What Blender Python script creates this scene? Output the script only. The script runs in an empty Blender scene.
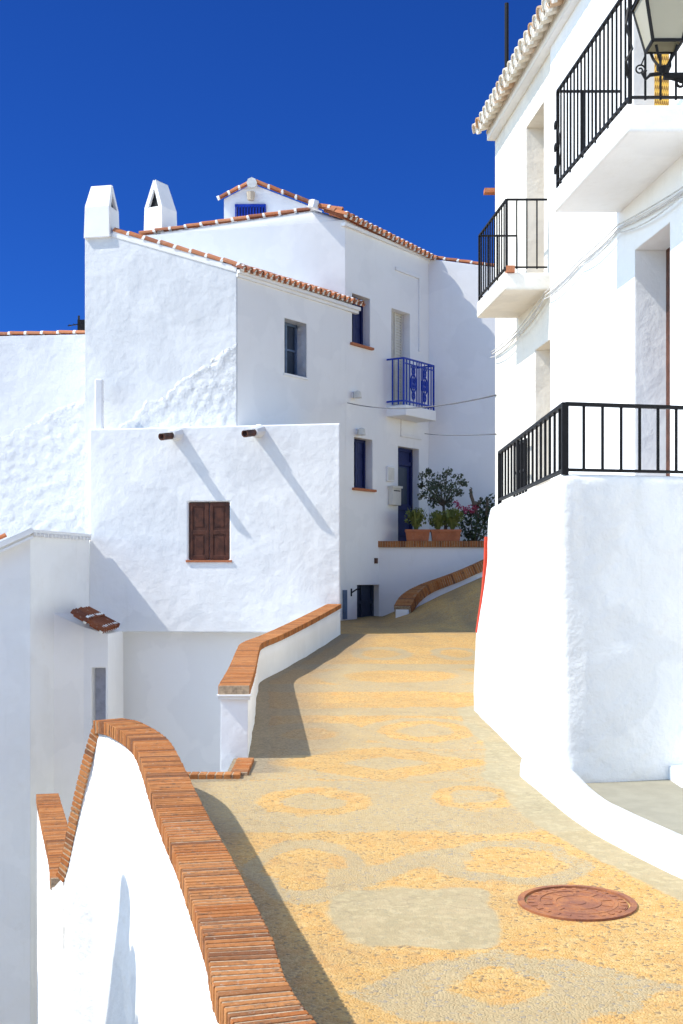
import bpy, bmesh, math, random
from mathutils import Vector, Matrix, noise
random.seed(7)
R = math.radians
sc = bpy.context.scene
COL = sc.collection
EYE = 2.06                      # eye height above the datum; the lane starts at z = 0 under the viewer
F = 1250.0                      # focal length used to measure the place from the photograph
def X(px, Y): return (px - 341.5) / F * Y
def Z(py, Y): return EYE + (575.0 - py) / F * Y
def V(*a): return Vector(a)

# ------------------------------------------------------------------ materials
class NT:
    def __init__(s, name):
        s.m = bpy.data.materials.new(name); s.m.use_nodes = True
        s.t = s.m.node_tree; s.n = s.t.nodes; s.b = s.n['Principled BSDF']
    def new(s, typ, **kw):
        n = s.n.new(typ)
        for k, v in kw.items(): setattr(n, k, v)
        return n
    def link(s, a, b): s.t.links.new(a, b)
    def inp(s, node, name, v):
        sock = node.inputs[name]
        if hasattr(v, 'is_output') or isinstance(v, bpy.types.NodeSocket): s.link(v, sock)
        else: sock.default_value = v
    def pos(s):
        if not hasattr(s, '_p'): s._p = s.new('ShaderNodeNewGeometry').outputs['Position']
        return s._p
    def noise(s, scale, detail=3, rough=.55, vec=None):
        n = s.new('ShaderNodeTexNoise'); s.link(vec or s.pos(), n.inputs['Vector'])
        n.inputs['Scale'].default_value = scale; n.inputs['Detail'].default_value = detail; n.inputs['Roughness'].default_value = rough
        return n.outputs['Fac']
    def vor(s, scale, feature='F1', vec=None, out='Distance', rnd=1.0):
        n = s.new('ShaderNodeTexVoronoi', feature=feature); s.link(vec or s.pos(), n.inputs['Vector'])
        n.inputs['Scale'].default_value = scale; n.inputs['Randomness'].default_value = rnd
        return n.outputs[out]
    def math(s, op, a, b=0.0, c=None, clamp=False):
        n = s.new('ShaderNodeMath', operation=op, use_clamp=clamp)
        s.inp(n, 0, a) if False else None
        for i, v in enumerate([a, b] + ([c] if c is not None else [])):
            if isinstance(v, bpy.types.NodeSocket): s.link(v, n.inputs[i])
            else: n.inputs[i].default_value = v
        return n.outputs[0]
    def ramp(s, fac, lo, hi, a=0.0, b=1.0, smooth=True):
        n = s.new('ShaderNodeMapRange'); n.interpolation_type = 'SMOOTHSTEP' if smooth else 'LINEAR'
        s.link(fac, n.inputs['Value'])
        for k, v in (('From Min', lo), ('From Max', hi), ('To Min', a), ('To Max', b)): n.inputs[k].default_value = v
        return n.outputs['Result']
    def mix(s, fac, a, b):
        n = s.new('ShaderNodeMix', data_type='RGBA')
        for i, v in ((0, fac), (6, a), (7, b)):
            if isinstance(v, bpy.types.NodeSocket): s.link(v, n.inputs[i])
            else: n.inputs[i].default_value = v if i == 0 else (*v[:3], 1)
        return n.outputs[2]
    def attr(s, name, out='Color'):
        n = s.new('ShaderNodeAttribute', attribute_name=name); return n.outputs[out]
    def bump(s, height, dist, strength=1.0, normal=None):
        n = s.new('ShaderNodeBump'); s.link(height, n.inputs['Height'])
        n.inputs['Distance'].default_value = dist
        if isinstance(strength, bpy.types.NodeSocket): s.link(strength, n.inputs['Strength'])
        else: n.inputs['Strength'].default_value = strength
        if normal is not None: s.link(normal, n.inputs['Normal'])
        return n.outputs['Normal']
    def done(s, color=None, rough=.8, normal=None, metal=0, spec=.3):
        if color is not None: s.inp(s.b, 'Base Color', color if isinstance(color, bpy.types.NodeSocket) else (*color, 1))
        s.inp(s.b, 'Roughness', rough); s.b.inputs['Metallic'].default_value = metal
        s.b.inputs['Specular IOR Level'].default_value = spec
        if normal is not None: s.link(normal, s.b.inputs['Normal'])
        return s.m

def whitewash(name, col=(.80, .80, .79), lump=1.0, zone=None, edge=.025, dirt=.5, patch=.5):
    """lime-washed render; zone=(slope, offset) marks a height line below which it is bare lumpy rubble under the lime"""
    s = NT(name)
    bev = s.new('ShaderNodeBevel', samples=4); bev.inputs['Radius'].default_value = edge
    n1 = s.noise(1.1, 3, .5); n2 = s.noise(5.0, 4, .55); n3 = s.noise(28, 3, .6)
    h = s.math('ADD', s.math('MULTIPLY', n1, 1.0), s.math('ADD', s.math('MULTIPLY', n2, .34), s.math('MULTIPLY', n3, .055)))
    nor = s.bump(h, .085 * lump, 1.0, bev.outputs['Normal'])
    c = s.mix(s.math('MULTIPLY', s.ramp(s.noise(.9, 5, .65), .45, .75), dirt), col, tuple(v * k for v, k in zip(col, (.89, .88, .865))))
    c = s.mix(s.math('MULTIPLY', s.ramp(s.noise(3.3, 5, .7), .58, .75), dirt), c, tuple(v * k for v, k in zip(col, (.93, .91, .88))))
    st_ = s.new('ShaderNodeVectorMath', operation='MULTIPLY'); s.link(s.pos(), st_.inputs[0]); st_.inputs[1].default_value = (1, 1, .10)
    run = s.noise(7, 4, .6, st_.outputs[0])
    c = s.mix(s.math('MULTIPLY', s.ramp(run, .56, .74), .55 * dirt), c, tuple(v * k for v, k in zip(col, (.87, .87, .85))))
    pt = s.ramp(s.noise(.75, 5, .45), .52, .545)
    c = s.mix(s.math('MULTIPLY', pt, patch), c, tuple(v * k for v, k in zip(col, (.86, .865, .875))))
    sp_ = s.math('MULTIPLY', s.ramp(s.noise(22, 6, .75), .70, .76), dirt)
    c = s.mix(s.math('MULTIPLY', sp_, .5), c, tuple(v * .62 for v in col))
    if zone:
        sep = s.new('ShaderNodeSeparateXYZ'); s.link(s.pos(), sep.inputs[0])
        line = s.math('ADD', s.math('MULTIPLY', sep.outputs['X'], zone[0]), zone[1])
        d = s.math('SUBTRACT', line, sep.outputs['Z'])
        d = s.math('ADD', d, s.math('MULTIPLY', s.math('SUBTRACT', s.noise(1.7, 4), .5), .9))
        m = s.ramp(d, -.03, .05)
        st = s.math('ADD', s.math('MULTIPLY', s.ramp(s.vor(4.6, 'SMOOTH_F1'), .15, .6, 1, 0), .8), s.math('ADD', s.math('MULTIPLY', s.noise(11, 5, .7), 1.0), s.math('MULTIPLY', s.noise(2.6, 3, .5), 1.2)))
        hz = s.math('MULTIPLY', m, s.math('ADD', st, .12))
        nor = s.bump(hz, .026, 1.0, nor)
        c = s.mix(s.math('MULTIPLY', m, .55), c, tuple(v * .90 for v in col))
    return s.done(c, .85, nor, spec=.15)

def plain(name, col, rough=.6, metal=0, var=.12, scale=9, bump=.002, spec=.3):
    s = NT(name)
    f = s.ramp(s.noise(scale, 4, .6), .35, .7)
    c = s.mix(f, tuple(v * (1 + var) for v in col), tuple(v * (1 - var) for v in col))
    return s.done(c, rough, s.bump(s.noise(scale * 3, 3), bump), metal, spec)

def tinted(name, a, b, c3, grime=(.12, .10, .09), rough=.85, bump=.006, gs=9, gamt=.55):
    """fired clay pieces: each piece carries its own tint; lichen and soot sit on top in blotches"""
    s = NT(name)
    t = s.attr('tint', 'Fac')
    c = s.mix(s.ramp(t, 0, .55, smooth=False), a, b); c = s.mix(s.ramp(t, .6, 1.0, smooth=False), c, c3)
    c = s.mix(s.math('MULTIPLY', s.ramp(s.noise(gs, 6, .7), .52, .70), gamt), c, grime)
    c = s.mix(s.math('MULTIPLY', s.ramp(s.noise(gs * 1.9, 6, .8), .57, .68), .6), c, (.46, .39, .30)); c = s.mix(s.math('MULTIPLY', s.ramp(s.noise(2.3, 5, .7), .45, .68), .45), c, tuple(v * .55 for v in a))
    return s.done(c, rough, s.bump(s.noise(45, 5, .65), bump), spec=.15)

M = {}
M['white'] = whitewash('fresh_whitewash', (.87, .87, .86), .38, patch=.22)
M['white_smooth'] = whitewash('smooth_white_render', (.89, .88, .855), .16, dirt=.3, patch=.25)
M['white_lumpy'] = whitewash('lumpy_whitewash', (.83, .835, .83), .5)
M['white_old'] = whitewash('old_whitewash', (.72, .735, .74), .5, (.68, EYE + 3.0 + .68 * 4.8))
M['white_rubble'] = whitewash('rubble_whitewash', (.76, .77, .78), .5, (.45, EYE + 3.9 + .45 * 5.6))
M['white_stucco'] = whitewash('stucco_whitewash', (.83, .83, .81), .8, edge=.04, dirt=.8, patch=.9)
M['white_terrace'] = whitewash('weathered_limewash', (.74, .745, .735), .95, edge=.04, dirt=.8, patch=.6)
M['white_flat'] = whitewash('flat_whitewash', (.86, .86, .85), .05, dirt=.2, patch=.3)
M['cream'] = whitewash('cream_render', (.80, .76, .68), .5)
M['concrete'] = plain('grey_concrete', (.27, .25, .19), .9, var=.07, scale=5, bump=.004)
M['black'] = plain('black_iron', (.008, .008, .009), .6, .0, .2, 30, .0008, .2)
M['navy'] = plain('navy_paint', (.008, .016, .095), .5, 0, .15, 12)
M['blue'] = plain('blue_paint', (.010, .042, .36), .42, 0, .15, 14)
M['slate'] = plain('slate_paint', (.035, .05, .085), .5)
M['steelblue'] = plain('blue_grey_paint', (.10, .15, .24), .5)
M['wood'] = plain('brown_stained_wood', (.075, .026, .014), .5, 0, .35, 7, .003)
M['offwhite'] = plain('off_white_paint', (.66, .64, .57), .6, 0, .05, 8)
M['beige'] = plain('beige_paint', (.50, .42, .32), .7, 0, .08, 5)
M['terra'] = tinted('terracotta_pot', (.46, .16, .075), (.50, .19, .09), (.40, .13, .06), gamt=.25)
M['redpaint'] = plain('red_oxide_paint', (.52, .045, .016), .7, 0, .12, 9)
M['brick'] = tinted('handmade_brick', (.37, .125, .036), (.47, .200, .070), (.19, .076, .036), (.10, .072, .052), gs=15, gamt=.8, rough=.95, bump=.010)
M['mortar'] = plain('sandy_mortar', (.37, .27, .175), .95, 0, .3, 25, .006)
M['tile'] = tinted('clay_roof_tile', (.48, .16, .065), (.52, .22, .11), (.24, .085, .05), (.15, .12, .10), gs=6, gamt=.45)
M['paletile'] = tinted('limed_roof_tile', (.70, .62, .50), (.74, .69, .60), (.52, .30, .15), (.50, .42, .32), gs=5, gamt=.5)
M['oldtile'] = tinted('dark_roof_tile', (.20, .062, .030), (.26, .085, .04), (.15, .05, .03), (.08, .05, .04), gs=6, gamt=.3)
M['limeplug'] = plain('lime_mortar', (.74, .73, .69), .9, 0, .08, 12, .006)
M['palegrey'] = plain('pale_grey_paint', (.48, .49, .55), .7)
M['soil'] = plain('dark_soil', (.05, .035, .025), .95)
M['bark'] = plain('olive_bark', (.12, .095, .07), .9, 0, .3, 20, .006)
M['leaf'] = None
def leafmat(name, a, b):
    s = NT(name); t = s.attr('tint', 'Fac')
    s.b.inputs['Roughness'].default_value = .55
    s.inp(s.b, 'Base Color', s.mix(t, a, b))
    tr = s.new('ShaderNodeBsdfTranslucent'); s.link(s.mix(t, a, b), tr.inputs['Color'])
    mx = s.new('ShaderNodeMixShader'); mx.inputs[0].default_value = .25
    s.link(s.b.outputs[0], mx.inputs[1]); s.link(tr.outputs[0], mx.inputs[2])
    s.link(mx.outputs[0], s.n['Material Output'].inputs['Surface']); return s.m
M['olive'] = leafmat('olive_leaf', (.045, .065, .030), (.12, .145, .075))
M['succulent'] = leafmat('bright_leaf', (.11, .14, .03), (.25, .28, .07))
M['darkleaf'] = leafmat('dark_leaf', (.025, .045, .018), (.07, .10, .035))
M['petal'] = leafmat('red_petal', (.42, .03, .08), (.55, .10, .20))
def glassy():
    s = NT('milky_lantern_glass'); s.b.inputs['Transmission Weight'].default_value = .35
    return s.done(s.mix(s.noise(4), (.66, .61, .44), (.58, .54, .40)), .35, spec=.4)
M['milk'] = glassy()
def pane():
    s = NT('dark_window_glass'); return s.done((.03, .045, .07), .08, spec=.6)
M['glass'] = pane()
def rope():
    s = NT('yellow_rope_curtain'); sep = s.new('ShaderNodeSeparateXYZ'); s.link(s.pos(), sep.inputs[0])
    w = s.math('SINE', s.math('MULTIPLY', s.math('ADD', sep.outputs['Z'], sep.outputs['Y']), 95))
    return s.done(s.mix(s.ramp(w, -.3, .3), (.62, .38, .06), (.20, .10, .02)), .8)
M['rope'] = rope()
def rusty():
    s = NT('rusty_cast_iron')
    c = s.mix(s.ramp(s.noise(7, 6, .7), .4, .62), (.27, .105, .058), (.42, .165, .062))
    c = s.mix(s.ramp(s.noise(40, 4, .7), .55, .72), c, (.15, .07, .05))
    return s.done(c, .75, s.bump(s.noise(90, 3), .002), .25, .4)
M['rust'] = rusty()
def roadmat():
    s = NT('pebble_mosaic')
    a = s.attr('paint'); sep = s.new('ShaderNodeSeparateColor'); s.link(a, sep.inputs[0])
    g, conc, dirt = sep.outputs[0], sep.outputs[1], sep.outputs[2]  # third channel: dirt plus shade painted along the left walls
    rv = s.vor(60, 'F1', out='Color'); rs = s.new('ShaderNodeSeparateColor'); s.link(rv, rs.inputs[0]); rnd, rnd2 = rs.outputs[0], rs.outputs[1]
    big = s.noise(1.3, 4, .6); mid = s.noise(6, 5, .65)
    och = s.mix(s.ramp(rnd, .0, 1.0), (.55, .335, .105), (.65, .445, .185))
    och = s.mix(s.math('MULTIPLY', s.ramp(mid, .45, .65), .7), och, (.60, .325, .095)); och = s.mix(s.math('MULTIPLY', s.ramp(s.noise(11, 5, .7), .52, .66), .6), och, (.70, .52, .25)); och = s.mix(s.math('MULTIPLY', s.ramp(s.noise(.55, 3, .5), .48, .62), .4), och, (.46, .31, .13))
    och = s.mix(s.ramp(rnd2, .90, .93), och, (.30, .21, .11))
    gry = s.mix(s.ramp(rnd, .0, 1.0), (.37, .315, .205), (.50, .42, .275))
    gry = s.mix(.45, gry, (.42, .365, .235)); gry = s.mix(s.math('MULTIPLY', s.ramp(big, .45, .7), .55), gry, (.50, .395, .22)); gry = s.mix(s.math('MULTIPLY', s.ramp(s.noise(9, 5, .7), .54, .66), .45), gry, (.55, .49, .34))
    gry = s.mix(s.math('MULTIPLY', s.ramp(rnd2, .90, .94), .6), gry, (.28, .29, .31))
    edge = s.math('ADD', g, s.math('MULTIPLY', s.math('SUBTRACT', rnd, .5), .55))
    edge = s.math('ADD', edge, s.math('MULTIPLY', s.math('SUBTRACT', mid, .5), 1.1)); edge = s.math('ADD', edge, s.math('MULTIPLY', s.math('SUBTRACT', big, .5), .7))
    c = s.mix(s.math('MULTIPLY', s.ramp(edge, .30, .95), .85), och, gry)
    cc = s.mix(s.ramp(s.noise(3.0, 6, .7), .35, .7), (.34, .31, .21), (.40, .36, .25)); cc = s.mix(s.math('MULTIPLY', s.ramp(s.noise(16, 4, .6), .50, .62), .5), cc, (.50, .455, .315))
    cm = s.math('MULTIPLY', s.ramp(s.math('ADD', conc, s.math('MULTIPLY', s.math('SUBTRACT', mid, .5), 1.0)), .3, .7), .85)
    # mortar between the pebbles
    mo = s.vor(60, 'DISTANCE_TO_EDGE')
    c = s.mix(s.math('MULTIPLY', s.ramp(mo, .02, .10, 1, 0), .35), c, (.36, .29, .18))
    c = s.mix(s.math('MULTIPLY', s.ramp(s.noise(9, 6, .75), .58, .74), .4), c, (.24, .185, .12))
    c = s.mix(cm, c, cc)
    c = s.mix(s.math('MULTIPLY', s.ramp(s.noise(.8, 6, .7), .45, .70), .35), c, (.36, .285, .175))
    c = s.mix(s.math('MULTIPLY', s.ramp(s.noise(26, 6, .8), .63, .70), .55), c, (.20, .165, .12))
    c = s.mix(s.math('MULTIPLY', s.ramp(s.noise(17, 5, .8), .62, .72), .2), c, (.68, .55, .32))
    ck = s.new('ShaderNodeVectorMath', operation='ADD'); s.link(s.pos(), ck.inputs[0]); nz_ = s.new('ShaderNodeTexNoise'); nz_.inputs['Scale'].default_value = 2.5; nz_.inputs['Detail'].default_value = 5; s.link(s.pos(), nz_.inputs['Vector']); s.link(nz_.outputs['Color'], ck.inputs[1])
    crk = s.vor(.75, 'DISTANCE_TO_EDGE', ck.outputs[0])
    c = s.mix(s.math('MULTIPLY', s.ramp(crk, .003, .010, 1, 0), .22), c, (.17, .14, .10))
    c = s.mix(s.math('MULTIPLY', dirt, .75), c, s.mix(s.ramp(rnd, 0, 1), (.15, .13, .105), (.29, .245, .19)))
    dk = s.new('ShaderNodeMix', data_type='RGBA', blend_type='MULTIPLY'); dk.inputs[0].default_value = 1; s.link(c, dk.inputs[6]); dk.inputs[7].default_value = (.99, .92, .81, 1); c = dk.outputs[2]
    h = s.math('MULTIPLY', s.ramp(mo, .0, .35), s.math('SUBTRACT', 1.0, s.math('MULTIPLY', cm, .85)))
    nor = s.bump(h, .0035, 1.0, s.bump(s.noise(3.5, 5, .6), .025))
    return s.done(c, .8, nor, spec=.25)
M['road'] = roadmat()
M['earth'] = plain('dry_earth', (.30, .24, .16), .95, 0, .25, .6, .05)

# ------------------------------------------------------------------ mesh building
class MB:
    def __init__(s): s.v = []; s.f = []; s.t = []; s.mi = None
    def add(s, verts, faces, tint=None):
        o = len(s.v); t = random.random() if tint is None else tint
        s.v += [Vector(v) for v in verts]; s.f += [tuple(i + o for i in f) for f in faces]; s.t += [t] * len(faces)
        return s
    def obox(s, c, ax, ay, az, tint=None):
        """box from centre and three half-axis vectors"""
        c, ax, ay, az = map(Vector, (c, ax, ay, az))
        vs = [c + ax * i + ay * j + az * k for i in (-1, 1) for j in (-1, 1) for k in (-1, 1)]
        fs = [(0, 1, 3, 2), (4, 6, 7, 5), (0, 4, 5, 1), (2, 3, 7, 6), (0, 2, 6, 4), (1, 5, 7, 3)]
        if ax.cross(ay).dot(az) < 0: fs = [f[::-1] for f in fs]
        return s.add(vs, fs, tint)
    def box(s, x0, x1, y0, y1, z0, z1, tint=None):
        return s.obox(((x0 + x1) / 2, (y0 + y1) / 2, (z0 + z1) / 2), ((x1 - x0) / 2, 0, 0), (0, (y1 - y0) / 2, 0), (0, 0, (z1 - z0) / 2), tint)
    def beam(s, p, q, w, h=None, up=(0, 0, 1), tint=None):
        p, q = Vector(p), Vector(q); d = q - p; L = d.length; d.normalize(); u = Vector(up)
        if abs(d.dot(u)) > .98: u = Vector((0, 1, 0))
        a = d.cross(u).normalized(); b = a.cross(d).normalized()
        return s.obox((p + q) / 2, d * L / 2, a * w / 2, b * (h or w) / 2, tint)
    def tube(s, pts, r, n=8, tint=None, caps=True):
        pts = [Vector(p) for p in pts]; rs = r if isinstance(r, (list, tuple)) else [r] * len(pts)
        vs = []; fs = []; ref = None
        for i, p in enumerate(pts):
            d = (pts[min(i + 1, len(pts) - 1)] - pts[max(i - 1, 0)]).normalized()
            if ref is None: ref = Vector((0, 0, 1)) if abs(d.z) < .9 else Vector((1, 0, 0))
            a = d.cross(ref).normalized(); b = a.cross(d).normalized(); ref = b
            for k in range(n):
                an = 2 * math.pi * k / n; vs.append(p + (a * math.cos(an) + b * math.sin(an)) * rs[i])
        for i in range(len(pts) - 1):
            for k in range(n):
                k2 = (k + 1) % n; fs.append((i * n + k, i * n + k2, (i + 1) * n + k2, (i + 1) * n + k))
        if caps: fs += [tuple(range(n))[::-1], tuple(range((len(pts) - 1) * n, len(pts) * n))]
        return s.add(vs, fs, tint)
    def prism(s, poly, zb, zt, tint=None):
        """vertical prism on a counter-clockwise plan polygon; zt may be one height per corner"""
        n = len(poly); zt = zt if isinstance(zt, (list, tuple)) else [zt] * n; zb = zb if isinstance(zb, (list, tuple)) else [zb] * n
        vs = [(p[0], p[1], b) for p, b in zip(poly, zb)] + [(p[0], p[1], t) for p, t in zip(poly, zt)]
        fs = [tuple(range(n))[::-1], tuple(range(n, 2 * n))] + [(i, (i + 1) % n, n + (i + 1) % n, n + i) for i in range(n)]
        return s.add(vs, fs, tint)
    def arch(s, p, q, r, up, n=7, th=.014, r2=None, a0=0, a1=math.pi, tint=None):
        """barrel tile: half pipe from p to q, opening downwards (or upwards when up is turned)"""
        p, q, up = Vector(p), Vector(q), Vector(up).normalized(); d = (q - p).normalized()
        side = d.cross(up).normalized(); up = side.cross(d).normalized(); vs = []; fs = []
        r2 = r2 or r
        for e, rr in ((p, r), (q, r2)):
            for k in range(n + 1):
                an = a0 + (a1 - a0) * k / n
                o = side * math.cos(an) + up * math.sin(an)
                vs += [e + o * rr, e + o * (rr - th)]
        m = (n + 1) * 2
        for k in range(n):
            a, b, c, d2 = 2 * k, 2 * k + 1, 2 * k + 2, 2 * k + 3
            fs += [(a, c, m + c, m + a), (b, m + b, m + d2, d2), (a, b, d2, c), (m + a, m + c, m + d2, m + b)]
        fs += [(0, m, m + 1, 1), (2 * n, 2 * n + 1, m + 2 * n + 1, m + 2 * n)]
        return s.add(vs, fs, tint)
    def disc(s, c, nrm, r, n=8, tint=None, th=.03):
        c = Vector(c); nrm = Vector(nrm).normalized(); return s.tube([c - nrm * th / 2, c + nrm * th / 2], r, n, tint)
    def merge(s, o):
        n = len(s.v); s.mi = [0] * len(s.f) + [1] * len(o.f); s.v += o.v; s.f += [tuple(i + n for i in f) for f in o.f]; s.t += o.t; return s
    def build(s, name, mat, root=None, at=None, smooth=False, wobble=None, **props):
        """root: the thing (or part) it belongs to; coordinates are world and get the thing's base as origin"""
        org = Vector(at) if at is not None else (BASE[root.name] if root is not None else Vector())
        me = bpy.data.meshes.new(name)
        me.from_pydata([tuple(v - org) for v in s.v], [], s.f)
        at_ = me.attributes.new('tint', 'FLOAT', 'FACE'); at_.data.foreach_set('value', s.t)
        for m_ in (mat if isinstance(mat, tuple) else (mat,)): me.materials.append(m_)
        if s.mi: me.polygons.foreach_set('material_index', s.mi)
        bm = bmesh.new(); bm.from_mesh(me); bmesh.ops.recalc_face_normals(bm, faces=bm.faces); bm.to_mesh(me); bm.free()
        me.polygons.foreach_set('use_smooth', [smooth] * len(me.polygons))
        o = bpy.data.objects.new(name, me); COL.objects.link(o)
        if root is not None: o.parent = root; BASE[o.name] = org
        else: o.location = org; BASE[o.name] = org
        for k, v in props.items(): o[k] = v
        return o
BASE = {}
def thing(name, label, cat, loc, group=None):
    e = bpy.data.objects.new(name, None); COL.objects.link(e); e.location = loc; e.empty_display_size = .3
    BASE[e.name] = Vector(loc); tag(e, label, cat, group); return e
def tag(o, label, cat, group=None):
    o['label'] = label; o['category'] = cat
    if group: o['group'] = group
    return o
def struct(o): o['kind'] = 'structure'; return o
def bake(o, cutters=(), bevel=0.0, disp=None):
    """apply boolean recesses and an edge bevel as real mesh"""
    for c in cutters:
        m = o.modifiers.new('cut', 'BOOLEAN'); m.operation = 'DIFFERENCE'; m.solver = 'EXACT'; m.object = c
    if bevel:
        m = o.modifiers.new('bev', 'BEVEL'); m.width = bevel; m.segments = 2; m.limit_method = 'ANGLE'; m.angle_limit = R(40)
    dg = bpy.context.evaluated_depsgraph_get(); dg.update()
    me = bpy.data.meshes.new_from_object(o.evaluated_get(dg)); o.modifiers.clear(); old = o.data; o.data = me; me.name = old.name
    for c in cutters: bpy.data.objects.remove(c)
    return o
def cutter(c, ax, ay, az):
    b = MB().obox(c, ax, ay, az); return b.build('cutter', M['white'])
def nz(p, s=1.0, seed=0.0): return noise.noise(Vector(p) * s + Vector((seed, seed * 1.7, seed * .3)))
def lerp(a, b, t): return a + (b - a) * t
def path_at(pts, y):
    """piecewise linear x(y) through (y, x)"""
    if y <= pts[0][0]: return pts[0][1]
    for (y0, x0), (y1, x1) in zip(pts, pts[1:]):
        if y <= y1: return lerp(x0, x1, (y - y0) / (y1 - y0))
    return pts[-1][1]
def smooth_path(pts, step):
    """Catmull-Rom through 3D points, resampled about every `step`"""
    P = [Vector(p) for p in pts]; P = [P[0] * 2 - P[1]] + P + [P[-1] * 2 - P[-2]]; out = []
    for i in range(1, len(P) - 2):
        a, b, c, d = P[i - 1], P[i], P[i + 1], P[i + 2]; n = 24
        for k in range(n):
            t = k / n
            out.append(.5 * ((2 * b) + (c - a) * t + (2 * a - 5 * b + 4 * c - d) * t * t + (3 * b - a - 3 * c + d) * t ** 3))
    out.append(P[-2]); res = [out[0]]; acc = 0
    for p, q in zip(out, out[1:]):
        seg = (q - p).length; pos = 0
        while acc + seg - pos >= step:
            pos += step - acc; acc = 0; res.append(p + (q - p) * (pos / seg))
        acc += seg - pos
    return res

# ------------------------------------------------------------------ lane surface
def ramp_rise(x, y):
    a = min(1, max(0, (x - 1.0) / 2.3)); b = min(1, max(0, (y - 25.4) / 3.8)); b = b * b * (3 - 2 * b)
    return 1.0 * a * b
def road_z(x, y): return .035 * y + ramp_rise(x, y) + .012 * nz((x, y, 0), .8) * min(1, max(0, math.hypot(x - MH[0], y - MH[1]) - .45) / .4)
MH = ((577 - 341.5) / F * (EYE / ((903.5 - 575) / F + .035)), EYE / ((903.5 - 575) / F + .035))
LEFT = [(2.0, .25), (4.2, -.22), (6.08, -.66), (7.1, -.92), (8.8, -1.29), (9.6, -1.45), (10.25, -1.62), (10.3, -1.28), (10.62, -1.28), (10.7, -.98), (11.3, -.98), (11.36, -.97), (17.0, -1.30), (25.0, -.12), (25.2, -.6), (27, -1.0), (29, -.2), (34, 2.0)]
RIGHT = [(2.0, 4.2), (5.0, 3.0), (6.4, 2.45), (7.38, 2.14), (8.05, 1.95), (9.0, 1.75), (10.5, 1.6), (11.7, 1.76), (14.55, 1.70), (15.2, 2.4), (16, 4), (20, 6.5), (34, 6.5)]
def gpx(px, py):
    Y = EYE / ((py - 575) / F + .035); return X(px, Y), Y
def ell(px0, px1, py, hy):                      # ellipse on the lane from its extent in the photograph
    cx, cy = gpx((px0 + px1) / 2, py); x0, _ = gpx(px0, py); x1, _ = gpx(px1, py)
    _, ya = gpx(0, py - hy); _, yb = gpx(0, py + hy); return cx, cy, (x1 - x0) / 2, abs(ya - yb) / 2
def sstep(d, w): return min(1, max(0, .5 - d / (2 * w)))       # 1 inside (d<0)
ELL = {k: ell(*v) for k, v in dict(a=(268, 345, 868, 21), b=(452, 572, 862, 17), c=(258, 372, 802, 14), d=(432, 516, 797, 12), e=(384, 468, 731, 9), e2=(270, 352, 734, 8),
      f=(318, 482, 676, 9), g=(352, 410, 653.5, 6), h=(432, 480, 653.5, 6), patch=(332, 498, 916, 33), dm=(340, 690, 988, 44), dmi=(452, 548, 988, 17), k=(262, 500, 762, 17), ki=(340, 430, 763, 6)).items()}
def en(k, x, y, p=2.0):
    cx, cy, rx, ry = ELL[k]; return ((abs(x - cx) / rx) ** p + (abs(y - cy) / ry) ** p) ** (1 / p) - 1
BANDS = [(gpx(0, a)[1], gpx(0, b)[1]) for a, b in ((832, 780), (749, 742), (716, 708), (692, 684), (669, 664))]
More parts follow.
